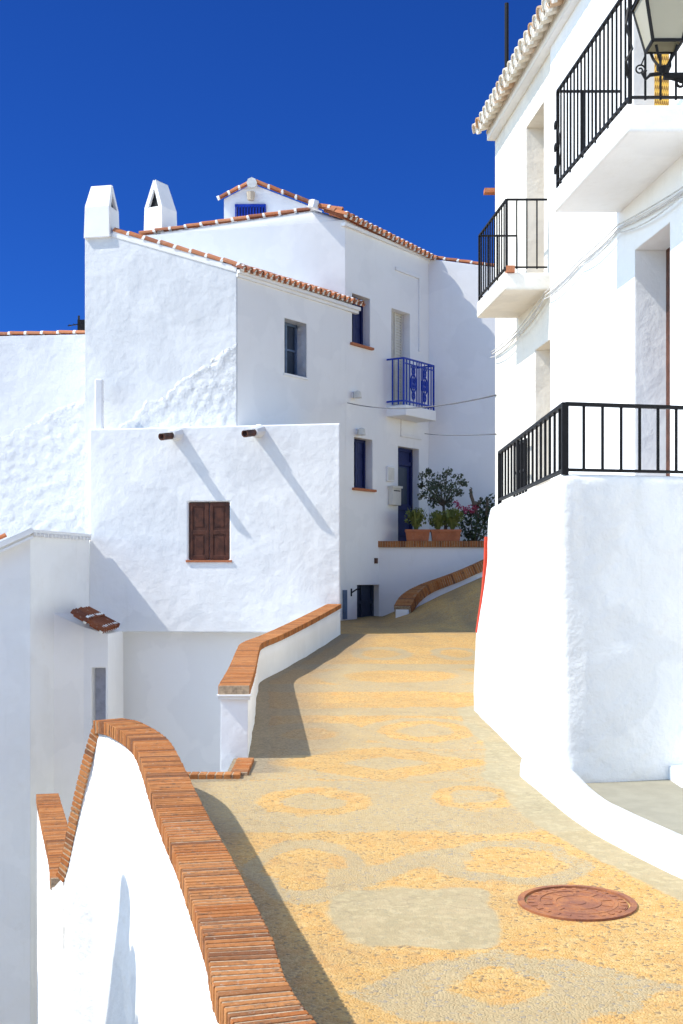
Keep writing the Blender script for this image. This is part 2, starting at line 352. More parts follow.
def paint(x, y):
    wob = .06 * nz((x * 1.5, y * 1.5, 3)) + .045 * nz((x * 5, y * 4, 8)); y2 = y + wob * 1.8 + .05 * nz((x * 6, y * 5, 21)); x2 = x + wob
    g = 0.0
    for a, b in BANDS:                                                   # grey cross bands
        g = max(g, sstep(max(a - y2, y2 - b), .05))
    for k in ('c', 'd'):                                                 # ochre rings in the wide grey band
        e = en(k, x2, y2); g = min(g, 1 - sstep(max(e, -e - .42), .07)) if e < .2 else g
    e = max(en('a', x2, y2), -1); ring = sstep(abs(en('a', x2, y2) - .28) - .26, .07); g = max(g, ring)
    g = max(g, sstep(abs(en('b', x2, y2) - .12) - .22, .07))
    cx, cy, rx, ry = ELL['a']; cx2, cy2, rx2, ry2 = ELL['b']             # the wave that joins the two rings
    t = (x2 - cx) / (cx2 - cx)
    if .1 < t < .8: g = max(g, sstep(abs(y2 - (lerp(cy, cy2, t) + .25 * math.sin((t - .45) * 6.0))) - .22, .05))
    g = max(g, sstep(en('dm', x2, y2, 1.0), .05)); g = min(g, 1 - sstep(en('dmi', x2, y2, 1.3), .12))
    kk = en('k', x2, y2, 1.0)
    g = max(g, .9 * sstep(max(BANDS[0][1] - y2, y2 - BANDS[1][0]), .05)) ; g = min(g, 1 - sstep(kk, .07)); g = max(g, sstep(en('ki', x2, y2, 1.2), .15))
    for k in ('e', 'e2'): g = max(g, sstep(abs(en(k, x2, y2) + .05) - .28, .08) if k == 'e2' else sstep(en('e', x2, y2) + .35, .1), sstep(abs(en(k, x2, y2) - .35) - .22, .07))
    for k in ('f', 'g', 'h'): g = max(g, sstep(abs(en(k, x2, y2) + .12) - .22, .08))
    if y > 24.5: g = max(g, min(1, (y - 24.5) / 1.0) * .4)
    c = .85 * sstep(en('patch', x2, y2, 4.0), .09)
    r = path_at(RIGHT, y) - .13
    if y < 15: c = max(c, sstep(r - .30 - x + .10 * nz((x, y, 7), 1.2), .05) * 0 + sstep((r - .27 + .06 * nz((x, y, 7), 1.5)) - x, .05))
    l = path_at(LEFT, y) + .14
    d = .95 * sstep(x - l - .32 - .12 * nz((x, y, 1), 1.3), .12) if y < 26 else 0  # darker, dirty pebbles beside the wall, its shadow strip deepened in the colour
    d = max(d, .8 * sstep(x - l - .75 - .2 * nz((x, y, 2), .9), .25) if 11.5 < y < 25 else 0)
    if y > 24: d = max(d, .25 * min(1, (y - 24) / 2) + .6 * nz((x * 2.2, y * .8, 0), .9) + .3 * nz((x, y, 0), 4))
    if 10 < y < 25: c = max(c, sstep(x - l - .17 - .04 * nz((x, y, 5), 2), .03))
    return g, c, max(0, min(1, d))
def build_road():
    ys = []; y = 2.4
    while y < 33.5: ys.append(y); y += .03 if y < 12 else .045
    nx = 120; vs = []; cols = []
    for y in ys:
        l, r = path_at(LEFT, y), path_at(RIGHT, y)
        for i in range(nx + 1):
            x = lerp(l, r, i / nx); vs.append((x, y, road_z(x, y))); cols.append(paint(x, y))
    fs = [(j * (nx + 1) + i, j * (nx + 1) + i + 1, (j + 1) * (nx + 1) + i + 1, (j + 1) * (nx + 1) + i) for j in range(len(ys) - 1) for i in range(nx)]
    me = bpy.data.meshes.new('road'); me.from_pydata(vs, [], fs)
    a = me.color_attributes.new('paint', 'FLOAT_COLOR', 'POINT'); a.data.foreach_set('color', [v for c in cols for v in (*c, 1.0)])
    me.polygons.foreach_set('use_smooth', [True] * len(fs)); me.materials.append(M['road'])
    o = bpy.data.objects.new('road', me); COL.objects.link(o); struct(o)
build_road()
LOW = -8.5
g_ = MB(); g_.add([(-900, -300, LOW), (900, -300, LOW), (900, 1500, LOW), (-900, 1500, LOW)], [(0, 1, 2, 3)])
struct(g_.build('ground', M['earth']))

# ------------------------------------------------------------------ brick caps and white garden walls
def brick_cap(mb, mo, path, width, hgt, pitch=.052, gap=.011, jit=.0028, side=None):
    """bricks on edge laid across the wall along a 3D path (path = top centre line)"""
    pts = smooth_path(path, pitch)
    for i in range(len(pts) - 1):
        p, q = pts[i], pts[i + 1]; d = (q - p).normalized(); s = d.cross(Vector((0, 0, 1)))
        if s.length < .05: s = Vector((1, 0, 0))
        s.normalize()
        if side: s = Vector(side)
        u = s.cross(d).normalized()
        if u.z < 0: u = -u
        c = (p + q) / 2 - u * (hgt / 2 + random.uniform(0, jit * .9)) + s * random.uniform(-jit, jit) * .6
        mb.obox(c, d * ((q - p).length - gap * random.uniform(.6, 1.5)) / 2, s * (width / 2 - random.uniform(0, jit)), u * hgt / 2)
        if i % 2 == 0 or True:
            mo.obox(p - u * (hgt / 2 + .004), d * (gap * 1.3), s * (width / 2 - .006), u * (hgt / 2 - .001))
    return pts
def wall_body(path, width, top_drop, bottom, mat, name, root, amp=.012, batter=0.0, nz_seed=0):
    """lumpy white wall under a path; bottom is a height or a function of the plan point"""
    pts = smooth_path(path, .10); rows = 14; vs = []; n = len(pts); prof = []
    for i, p in enumerate(pts):
        d = (pts[min(i + 1, n - 1)] - pts[max(i - 1, 0)]); d.z = 0; d.normalize(); s = V(-d.y, d.x, 0)
        b = bottom(p) if callable(bottom) else bottom; t = p.z - top_drop
        col = []
        for k in range(rows + 1):
            f = k / rows; z = lerp(b, t, f); w = width / 2 + batter * (1 - f)
            col.append((p.x, p.y, 0) and V(p.x, p.y, z) + s * w)
        for k in range(rows, -1, -1):
            f = k / rows; z = lerp(b, t, f); w = width / 2 + batter * (1 - f)
            col.append(V(p.x, p.y, z) - s * w)
        for j, v in enumerate(col):
            o = amp * (nz(v, 1.6, nz_seed) + .5 * nz(v, 4.5, nz_seed)); sg = 1 if j <= rows else -1
            if j not in (rows, rows + 1): v = v + s * sg * o
            vs.append(v)
    m = 2 * (rows + 1); fs = []
    for i in range(n - 1):
        for j in range(m - 1): fs.append((i * m + j, i * m + j + 1, (i + 1) * m + j + 1, (i + 1) * m + j))
    fs += [tuple(range(m))[::-1], tuple(range((n - 1) * m, n * m))]
    b = MB(); b.add(vs, fs, .5); o = b.build(name, mat, root, smooth=True)
    for pl in o.data.polygons:
        if len(pl.vertices) > 4: pl.use_smooth = False
    return o

E = EYE
# near sawtooth parapet (its outer face is seen from the lower side)
near = [(.40, 2.6, E - 1.52), (-.24, 4.2, E - 1.48), (-.42, 5.0, E - 1.43), (-.66, 6.08, E - 1.39), (-.92, 7.1, E - 1.31), (-1.30, 8.8, E - 1.235), (-1.48, 9.4, E - 1.20), (-1.72, 9.85, E - 1.16), (-1.90, 10.08, E - 1.16)]
drop = [(-1.905, 10.085, E - 1.18), (-1.97, 10.13, E - 1.34), (-2.10, 10.22, E - 1.80), (-2.22, 10.32, E - 2.30), (-2.28, 10.38, E - 2.48)]
low = [(-2.29, 10.36, E - 2.50), (-2.50, 11.2, E - 2.49), (-2.90, 12.6, E - 2.47), (-3.32, 14.1, E - 2.46)]
t = thing('parapet_wall', 'long white parapet with thick orange brick capping and sawtooth top, along the left edge of the lane', 'parapet', (-.9, 7.1, .25))
wall_body(near + drop[1:-1] + low, .222, .085, LOW, M['white_stucco'], 'wall', t, .009)
for pth, w, sd in ((near, .268, None), (drop, .25, (.60, .80, 0)), (low, .25, None)):
    b, mo = MB(), MB(); brick_cap(b, mo, pth, w, .10, pitch=.046, side=sd)
    c = b.merge(mo).build('brick_capping', (M['brick'], M['mortar']), t); bake(c, bevel=.004)

# second parapet beside the lane
t = thing('parapet_wall', 'low white wall with orange brick capping that bends up the lane to the shuttered annexe', 'parapet', (-1.0, 11.35, .4))
w2 = [(-.975, 11.35, E - 1.0), (-1.07, 13.5, E - .985), (-1.20, 16.0, E - .955), (-1.22, 17.2, E - .925), (-1.0, 18.6, E - .87), (-.62, 21.2, E - .745), (-.14, 25.0, E - .575)]
wall_body(w2, .25, .07, lambda p: -1.5, M['white'], 'wall', t, .010)
b, mo = MB(), MB(); brick_cap(b, mo, w2, .29, .085, pitch=.052)
c = b.merge(mo).build('brick_capping', (M['brick'], M['mortar']), t); bake(c, bevel=.004)
b = MB(); b.box(-1.13, -.815, 11.30, 11.40, E - 1.10, E - 1.085, .5).box(-1.115, -.83, 11.315, 11.40, E - 1.13, E - 1.10, .5); b.build('end_moulding', M['white_smooth'], t)
# small L-shaped brick edging at the stair head
t = thing('brick_kerb', 'small L-shaped kerb of orange bricks at the gap between the two parapets', 'kerb', (-.85, 10.5, .3))
for pth in ([(-1.40, 10.45, .405), (-.79, 10.45, .405)], [(-.86, 10.53, .405), (-.86, 11.29, .425)]):
    b, mo = MB(), MB(); brick_cap(b, mo, pth, .15, .09, pitch=.07)
    c = b.merge(mo).build('brick_edging', (M['brick'], M['mortar']), t); bake(c, bevel=.004)
b = MB(); b.box(-1.40, -.80, 10.39, 10.51, -1.6, .31, .5).box(-.925, -.795, 10.51, 11.29, -1.6, .325, .5); b.build('wall', M['white'], t)

# ------------------------------------------------------------------ houses on the left
FD = V(.687, 1, 0).normalized(); FN = V(1, -.687, 0).normalized(); FO = V(.09, 29, 0); FK = math.sqrt(1 + .687 ** 2)
def ft(px, off=0.0):
    """station along the long street front for a photograph column"""
    k = (px - 341.5) / F; ox, oy = FO.x + FN.x * off, FO.y + FN.y * off
    return (k * oy - ox) / (.687 - k) * FK
def fp(s, z, off=0.0): return V(FO.x, FO.y, z) + FD * s + FN * off
def fz(py, s, off=0.0): return Z(py, FO.y + FD.y * s + FN.y * off)
def fbox(mb, s0, s1, z0, z1, o0, o1, tint=None):
    return mb.obox(fp((s0 + s1) / 2, (z0 + z1) / 2, (o0 + o1) / 2), FD * (s1 - s0) / 2, FN * (o1 - o0) / 2, V(0, 0, (z1 - z0) / 2), tint)
def opening(px0, px1, py0, py1, depth=.26):
    s0, s1 = ft(px0), ft(px1); z1, z0 = fz(py0, s0), fz(py1, s0)
    c = MB(); fbox(c, s0, s1, z0, z1, -depth, .5); return (s0, s1, z0, z1, depth), c.build('cutter', M['white'])

def eave_tiles(tl, pl, p, q, out, up, n, r, length, courses=1, reach=.12, under=True, tilt=None):
    """row of barrel tiles along an eave from p to q, running back up the roof"""
    p, q, out = Vector(p), Vector(q), Vector(out).normalized(); back = Vector(up).normalized()
    nrm = (q - p).cross(back).normalized()
    if nrm.z < 0: nrm = -nrm
    for i in range(n):
        f = (i + .5) / n; c = p.lerp(q, f); j = random.uniform(-.012, .012)
        for k in range(courses):
            a = c - back * (reach + j) + back * (k * length * .82) + nrm * (.012 * (k % 2) + random.uniform(-.004, .004)); e = a + back * length
            tl.arch(a, e, r, nrm, 8, .016, r * .86)
        pl.disc(c - back * (reach - .05) + nrm * r * .25, back, r * .80, 8, .5, .05)
        if under:
            f2 = (i + 1) / n; c2 = p.lerp(q, min(f2, 1)); a = c2 - back * (reach - .02); tl.arch(a + nrm * r * .35, a + back * length * courses * .8 + nrm * r * .35, r * .9, -nrm, 6, .016)
def verge_tiles(tl, pl, p, q, r, length, up=(0, 0, 1)):
    p, q = Vector(p), Vector(q); L = (q - p).length; n = max(1, round(L / length)); d = (q - p) / n; u = Vector(up)
    for i in range(n):
        a = p + d * i; e = a + d * .97; j = u * random.uniform(-.008, .008)
        tl.arch(e + j + u * .008, a + j, r, u, 7, .016, r * .9)
        pl.arch(a - d.normalized() * .028, a + d.normalized() * .032, r * 1.05, u, 7, r * 1.0)

# -- middle house (lower wing of the blue-trimmed house)
t_mid = thing('house', 'white wing with sloping tiled verge and one grey-blue window, behind the shuttered annexe', 'house', (-2.16, 25.7, LOW))
gA = (-2.16, 25.7); gF = (-4.82, 26.28); gE = (-5.42, 26.41)
mb = MB().prism([gA, (.085, 28.985), (-.6, 31.0), (-5.42, 30.6), gE, gF], LOW, [E + 6.28, E + 6.36, E + 7.2, E + 7.1, E + 7.18, E + 7.2], .5)
w = mb.build('wall', M['white_old'], t_mid)
op, cu = opening(284, 306, 318, 373, .30); bake(w, [cu])
# the street face of the wing is a smoother cream render
s0, s1, z0, z1, dp = op
ff = MB(); sA, sB = -((V(*gA, 0) - FO).length), -.02
for a, b_, c, d in ((sA + .02, s0, LOW, 99), (s1, sB, LOW, 99), (s0, s1, LOW, z0), (s0, s1, z1, 99)):
    zt = E + 6.17 if d == 99 else d
    fbox(ff, a, b_, c, zt, -.01, .014, .5)
ff.build('street_face', M['white_smooth'], t_mid)
wb = MB(); fbox(wb, s0, s0 + .06, z0, z1, -dp, -dp + .06); fbox(wb, s1 - .06, s1, z0, z1, -dp, -dp + .06); fbox(wb, s0, s1, z0, z0 + .06, -dp, -dp + .06); fbox(wb, s0, s1, z1 - .06, z1, -dp, -dp + .06)
fbox(wb, s0, s1, (z0 + z1) / 2 - .02, (z0 + z1) / 2 + .02, -dp, -dp + .05); fbox(wb, (s0 + s1) / 2 - .03, (s0 + s1) / 2 + .03, z0, z1, -dp, -dp + .055)
win = wb.build('window', M['steelblue'], t_mid); gb = MB(); fbox(gb, s0 + .03, s1 - .03, z0 + .03, z1 - .03, -dp + .005, -dp + .02); gb.build('pane', M['glass'], win)
sb = MB(); fbox(sb, s0 - .04, s1 + .04, z0 - .05, z0, -dp + .07, .04); sb.build('sill', M['white_smooth'], win)
tl, pl = MB(), MB()
back = V(-.86, .40, .36)
eave_tiles(tl, pl, fp(sA - .05, E + 6.33, .02), fp(.52, E + 6.40, .02), FN, back, 24, .085, .40, 2, .17)
verge_tiles(tl, pl, V(-2.12, 25.76, E + 6.34), V(-4.80, 26.35, E + 7.23), .10, .36)
rb = MB().beam(V(-2.14, 25.755, E + 6.28), V(-4.80, 26.335, E + 7.17), .14, .12)
fbox(rb, sA, .50, E + 6.20, E + 6.28, -.05, .10); fbox(rb, sA, .48, E + 6.13, E + 6.20, -.05, .055)
rf = tl.merge(pl).build('roof', (M['tile'], M['limeplug']), t_mid); rb.build('cornice', M['white_smooth'], t_mid)
# chimney with its ridge across the view
def chimney(name, root, c, wx, wy, h1, h2, ang, mat):
    """boxed chimney with a steep little gable hood and triangular smoke openings"""
    ca, sa = math.cos(ang), math.sin(ang)
    def P(a, b_, z): return V(c[0] + a * ca - b_ * sa, c[1] + a * sa + b_ * ca, c[2] + z)
    b = MB(); x, y = wx / 2, wy / 2
    b.add([P(-x, -y, 0), P(x, -y, 0), P(x, y, 0), P(-x, y, 0), P(-x * .94, -y * .94, h1), P(x * .94, -y * .94, h1), P(x * .94, y * .94, h1), P(-x * .94, y * .94, h1)],
          [(0, 1, 5, 4), (1, 2, 6, 5), (2, 3, 7, 6), (3, 0, 4, 7), (0, 3, 2, 1), (4, 5, 6, 7)], .5)
    # hood: two leaning slabs whose ridge runs along local x
    th = .075
    for sg in (-1, 1):
        b.add([P(-x * .94, sg * y * .94, h1), P(x * .94, sg * y * .94, h1), P(x * .80, sg * .03, h2), P(-x * .80, sg * .03, h2),
               P(-x * .94, sg * (y * .94 - th * 1.4), h1), P(x * .94, sg * (y * .94 - th * 1.4), h1), P(x * .80, -sg * .03, h2 - th * 1.6), P(-x * .80, -sg * .03, h2 - th * 1.6)],
              [(0, 1, 2, 3), (4, 7, 6, 5), (0, 4, 5, 1), (3, 2, 6, 7), (0, 3, 7, 4), (1, 5, 6, 2)], .5)
    o = b.build(name, mat, root); 
    d = MB().add([P(-x * .7, -y * .68, h1 + .003), P(x * .7, -y * .68, h1 + .003), P(x * .7, y * .68, h1 + .003), P(-x * .7, y * .68, h1 + .003), P(-x * .62, 0, h2 - .2), P(x * .62, 0, h2 - .2)], [(0, 1, 5, 4), (2, 3, 4, 5), (1, 2, 5), (3, 0, 4)], .5)
    d.build('flue_dark_fill', M['black'], o); return o  # black wedge under the hood, painting in the dark of the smoke openings
chimney('chimney', t_mid, (X(101.5, 26.5), 26.55, E + 7.10), .58, .56, .66, 1.16, R(-12), M['white_smooth'])

# -- blue-trimmed house
t_blue = thing('house', 'tall white house with blue balcony, navy windows and navy front door', 'house', (.09, 29, LOW))
mb = MB().prism([(.09, 29.0), (2.24, 32.13), (-1.6, 36.0), (-5.2, 33.5), (-4.85, 29.25), (-.62, 29.03)], LOW, [E + 8.24, E + 8.10, E + 8.3, E + 8.2, E + 7.92, E + 8.47], .5)
w = mb.build('wall', M['white_smooth'], t_blue)
OP = {}; cuts = []
for k, a in dict(win_hi=(352, 370, 293, 343), bal=(391.5, 410, 308, 406), win_lo=(354, 372.5, 437, 488), door=(398, 419, 446, 543), base=(357, 380, 585, 624)).items():
    OP[k], c = opening(*a, depth=.26); cuts.append(c)
bake(w, cuts)
def leaf_window(op, mat, name, root, sill):
    s0, s1, z0, z1, dp = op; fr = MB()
    for a, b_, c, d in ((s0, s0 + .07, z0, z1), (s1 - .07, s1, z0, z1), (s0, s1, z0, z0 + .07), (s0, s1, z1 - .07, z1), ((s0 + s1) / 2 - .04, (s0 + s1) / 2 + .04, z0, z1)): fbox(fr, a, b_, c, d, -dp, -dp + .06)
    for i in range(2):
        a = lerp(s0, s1, i / 2) + .09; b_ = lerp(s0, s1, (i + 1) / 2) - .09
        for k in range(3): fbox(fr, a, b_, lerp(z0, z1, k / 3) + .09, lerp(z0, z1, (k + 1) / 3) - .05, -dp, -dp + .035)
    fbox(fr, s0, s1, z0, z1, -dp, -dp + .02)
    o = fr.build(name, mat, root)
    if sill: sb = MB(); fbox(sb, s0 - .08, s1 + .08, z0 - .05, z0 + .004, -dp + .07, .07); sb.build('sill', M['terra'], o)
    return o
leaf_window(OP['win_hi'], M['navy'], 'window', t_blue, True); leaf_window(OP['win_lo'], M['navy'], 'window', t_blue, True)
s0, s1, z0, z1, dp = OP['bal']; b = MB(); fbox(b, s0, s1, z0, z1, -dp, -dp + .02)
for i in range(2):
    a, c = lerp(s0, s1, i / 2) + .03, lerp(s0, s1, (i + 1) / 2) - .03
    fbox(b, a, a + .05, z0, z1, -dp, -dp + .06); fbox(b, c - .05, c, z0, z1, -dp, -dp + .06)
    for k in range(34): zz = lerp(z0 + .05, z1 - .05, k / 33); fbox(b, a + .05, c - .05, zz, zz + .03, -dp, -dp + .045)
b.build('balcony_door', M['offwhite'], t_blue)
s0, s1, z0, z1, dp = OP['door']; b = MB(); fbox(b, s0, s1, z0, z1, -dp, -dp + .03); zt = z1 - .38
for a, c, d, e in ((s0, s0 + .09, z0, z1), (s1 - .09, s1, z0, z1), (s0, s1, z1 - .08, z1), (s0, s1, zt - .05, zt + .05), (s0 + .2, s1 - .2, z0 + .2, z0 + .75), (s0, s1, z0 + .85, z0 + .97)): fbox(b, a, c, d, e, -dp, -dp + .07)
dr = b.build('front_door', M['navy'], t_blue); gb = MB(); fbox(gb, s0 + .22, s1 - .22, z0 + 1.0, zt - .1, -dp + .02, -dp + .04); gb.build('door_glass', M['glass'], dr)
hb = MB(); hb.tube([fp(s0 + .15, z0 + 1.05, -dp + .06), fp(s0 + .15, z0 + 1.05, -dp + .12), fp(s0 + .26, z0 + 1.05, -dp + .12)], .015, 6); hb.build('handle', M['offwhite'], dr)
s0, s1, z0, z1, dp = OP['base']; b = MB(); fbox(b, s0, s1, z0, z1, -dp, -dp + .04)
for a, c in ((s0, s0 + .08), ((s0 + s1) / 2 - .05, (s0 + s1) / 2 + .05), (s1 - .08, s1)): fbox(b, a, c, z0, z1, -dp, -dp + .08)
fbox(b, s0, s1, lerp(z0, z1, .5), lerp(z0, z1, .5) + .08, -dp, -dp + .08); b.build('basement_door', M['slate'], t_blue)
b = MB(); fbox(b, ft(342.0), ft(345.5), fz(619, 0), fz(590, 0), .0, .05); b.build('side_shutter', M['steelblue'], t_blue)
# raised mouldings
b = MB(); s0 = ft(395); s1 = ft(420)
z_t = fz(267, s0); fbox(b, s0, s1, z_t - .08, z_t, -.01, .035); fbox(b, s1 - .09, s1, fz(352, s1), z_t - .08, -.01, .035)
b.build('moulding', M['white_smooth'], t_blue); b = MB(); s0 = ft(402); s1 = ft(421); z_t = fz(434, s0); fbox(b, s0, s1, z_t - .07, z_t, -.01, .03); fbox(b, s0 - .08, s0, z_t - .07, z_t + .36, -.01, .03); b.build('moulding', M['white_smooth'], t_blue)
# blue balcony
BO = .50; bs0 = ft(386.5); bs1 = ft(434.5, BO)
zb = fz(404.5, bs0, BO); b = MB(); fbox(b, bs0, bs1, zb - .26, zb, -.05, BO + .05); sl = b.build('balcony_slab', M['white_smooth'], t_blue); bake(sl, bevel=.02)
b = MB(); zr = zb + 1.13
for z_ in (zr, zb + .10): 
    fbox(b, bs0, bs0 + .03, z_ - .02, z_ + .02, 0, BO); fbox(b, bs0, bs1, z_ - .02, z_ + .02, BO - .03, BO); fbox(b, bs1 - .03, bs1, z_ - .02, z_ + .02, 0, BO)
fbox(b, bs0, bs1, zr - .13, zr - .105, BO - .03, BO)
for s_ in (bs0 + .015, bs1 - .015): fbox(b, s_ - .02, s_ + .02, zb, zr, BO - .035, BO)
rl = b.build('balcony_railing', M['blue'], t_blue)
def bar(p0, p1, wd, mat, root):
    b = MB(); b.beam(p0, p1, wd); return b.build('bar', mat, root)
for f in (.33, .66): bar(fp(bs0 + .015, zb + .02, BO * f), fp(bs0 + .015, zr, BO * f), .032, M['blue'], rl); bar(fp(bs1 - .015, zb + .02, BO * f), fp(bs1 - .015, zr, BO * f), .032, M['blue'], rl)
L = bs1 - bs0
for f in (.10, .20, .43, .50, .57, .80, .90): bar(fp(bs0 + L * f, zb + .02, BO - .015), fp(bs0 + L * f, zr, BO - .015), .030, M['blue'], rl)
for f in (.315, .685):
    b = MB(); s_ = bs0 + L * f
    def ringp(cs, cz, rs, rz, n=16): return [fp(s_ + cs + rs * math.cos(2 * math.pi * k / n), cz + rz * math.sin(2 * math.pi * k / n), BO - .015) for k in range(n + 1)]
    zm = (zb + zr) / 2
    b.tube(ringp(0, zm, .12, .22), .022, 5); b.tube(ringp(0, zm, .065, .12), .020, 5); b.tube(ringp(0, zm + .30, .06, .09), .019, 5); b.tube(ringp(0, zm - .30, .06, .09), .019, 5)
    for sg in (-1, 1):
        b.tube(ringp(sg * .085, zm + .05, .045, .05, 10), .017, 5); b.tube(ringp(sg * .085, zm - .07, .045, .05, 10), .017, 5); b.tube(ringp(sg * .05, zm + .40, .04, .03, 10), .017, 5)
    b.beam(fp(s_, zb + .02, BO - .015), fp(s_, zr, BO - .015), .02); b.build('scroll_panel', M['blue'], rl)
# roof edge
tl, pl = MB(), MB()
eave_tiles(tl, pl, fp(-.30, E + 8.33, .02), fp(3.95, E + 8.16, .02), FN, V(-.86, .42, .34), 21, .09, .42, 2, .18)
verge_tiles(tl, pl, V(-.70, 29.11, E + 8.50), V(-4.75, 29.33, E + 7.98), .085, .36)
verge_tiles(tl, pl, V(-.62, 29.05, E + 8.56), fp(-.1, E + 8.40, .0), .10, .30)
rf = tl.merge(pl).build('roof', (M['tile'], M['limeplug']), t_blue);
b = MB(); fbox(b, -.1, 3.82, E + 8.08, E + 8.16, -.05, .07); b.tube([V(-.66, 28.98, E + 8.5), V(-.62, 28.98, E + 8.68)], [.13, .10], 8); b.build('cornice', M['white_smooth'], t_blue)
chimney('chimney', t_blue, (X(160, 29.6), 29.7, E + 7.85), .62, .54, .82, 1.48, R(62), M['white_smooth'])
# attic room
ay = 31.0; P = lambda px, py: (X(px, ay), Z(py, ay))
g = [P(224, 222), P(224, 199), P(252, 184), P(322, 211), P(322, 222)]
b = MB(); n = len(g); vs = [(x, ay, z) for x, z in g] + [(x, ay + 2.6, z) for x, z in g]
b.add(vs, [tuple(range(n)), tuple(range(n, 2 * n))[::-1]] + [(i, (i + 1) % n, n + (i + 1) % n, n + i) for i in range(n)], .5)
at = b.build('attic', M['white'], t_blue)
c = MB().box(X(236, ay), X(266, ay), ay - .3, ay + .3, Z(222, ay), Z(204, ay)).build('cutter', M['white']); bake(at, [c])
b = MB(); b.box(X(236, ay), X(266, ay), ay + .26, ay + .29, Z(222, ay), Z(204, ay)); b.build('window_pane', M['navy'], at)
b = MB(); b.beam((X(235, ay), ay - .03, Z(206, ay)), (X(266, ay), ay - .03, Z(206, ay)), .06)
for k in range(11): xx = lerp(X(236, ay), X(265, ay), k / 10); b.beam((xx, ay - .03, Z(218, ay)), (xx, ay - .03, Z(206, ay)), .035)
b.build('window_railing', M['blue'], at)
b = MB(); b.tube([(X(251, ay), ay - .07, Z(201, ay)), (X(251, ay), ay - .07, Z(193, ay))], [.08, .11], 8); b.build('wall_lamp', M['beige'], at)
tl, pl = MB(), MB(); verge_tiles(tl, pl, V(X(323, ay), ay - .03, Z(209, ay)), V(X(255, ay), ay - .03, Z(183.5, ay)), .09, .33); verge_tiles(tl, pl, V(X(219, ay), ay - .03, Z(199.5, ay)), V(X(250, ay), ay - .03, Z(184, ay)), .08, .33)
pl.tube([(X(252, ay), ay - .12, Z(184, ay)), (X(252, ay), ay + .4, Z(183, ay))], .13, 8); rf2 = tl.merge(pl).build('attic_roof', (M['tile'], M['limeplug']), t_blue)

# -- wall of the house behind
t = thing('house', 'blank white house end wall closing the lane behind the olive tree', 'house', (2.3, 32.3, LOW))
MB().prism([(2.20, 32.15), (7.5, 31.2), (7.9, 35), (1.8, 36.5)], LOW, [E + 8.14, E + 7.2, E + 7.3, E + 8.2], .5).build('wall', M['white_smooth'], t)
tl, pl = MB(), MB(); verge_tiles(tl, pl, V(2.30, 32.22, E + 8.16), V(7.4, 31.32, E + 7.25), .075, .36); rf = tl.merge(pl).build('roof', (M['tile'], M['limeplug']), t);

# -- annexe with the brown shutters
t = thing('house', 'flat-topped white annexe with one brown shuttered window and two clay roof spouts', 'house', (-2.5, 25.3, LOW))
tA, tB = (-.02, 25.0), (-5.18, 25.62); tn = V(-.12, -.993, 0)
def tp(px, py, off=0.0):
    k = (px - 341.5) / F; # plane through tA,tB
    u = (25.0 * k + .02) / (-1 - .12 * k); y = 25.0 + .12 * -u * -1 if False else 25.0 + .12 * abs(u); x = k * y
    p = V(x, y, Z(py, y)); return p + tn * off
zt = E + 3.04; zo = E - 1.17
b = MB().prism([tA, (-.30, 27.2), (-2.0, 27.9), (-5.0, 27.9), tB], zo, [zt, zt, zt, zt - .05, zt - .05], .5); w = b.build('wall', M['white_lumpy'], t)
p0, p1 = tp(188.5, 502), tp(229.5, 560); d = V(-1, .12, 0).normalized(); c = (p0 + p1) / 2
cu = MB().obox(c, d * abs((p1 - p0).dot(d)) / 2, tn * .09, V(0, 0, (p0.z - p1.z) / 2)).build('cutter', M['white']); bake(w, [cu], .03)
MB().prism([(-.06, 25.40), (-.35, 27.15), (-5.0, 27.7), (-5.0, 26.02)], LOW, zo - .002, .5).build('lower_wall', M['white_flat'], t)
hw = abs((p1 - p0).dot(d)) / 2; hz = (p0.z - p1.z) / 2; o = c - tn * .055
b = MB()
for sg in (-1, 1):
    cc = o + d * sg * hw / 2
    b.obox(cc, d * (hw / 2 - .008), tn * .012, V(0, 0, hz - .01))
    for e in (-1, 1): b.obox(cc + d * e * (hw / 2 - .045), d * .036, tn * .03, V(0, 0, hz - .012))
    for zz in (-hz + .05, -hz * .05, hz - .05): b.obox(cc + V(0, 0, zz), d * (hw / 2 - .08), tn * .028, V(0, 0, .045))
    for zz in (-hz * .52, hz * .47): b.obox(cc + V(0, 0, zz), d * (hw / 2 - .12), tn * .02, V(0, 0, hz * .33))
sh = b.build('shutters', M['wood'], t); bake(sh, bevel=.006)
b = MB(); b.obox(c + V(0, 0, -hz - .022) + tn * .0, d * (hw + .05), tn * .03, V(0, 0, .022)); b.build('sill', M['terra'], sh)
for px, py in ((177, 434), (259, 431)):
    a = tp(px, py); q = a + tn * .46 + d * .20 + V(0, 0, -.10)
    b = MB(); b.arch(a + tn * -.1, q, .078, (0, 0, -1), 10, .022, a0=-.9, a1=math.pi + .9); sp = b.build('rain_spout', M['wood'], t)
    b = MB(); b.tube([a - tn * .05, a.lerp(q, .35)], [.15, .095], 10); b.build('collar', M['white_lumpy'], sp)
b = MB(); b.box(X(95.5, 25.95), X(103.5, 25.95), 25.86, 26.04, zt - .3, Z(379, 25.9)); pq = b.build('corner_post', M['white'], t); bake(pq, bevel=.025)

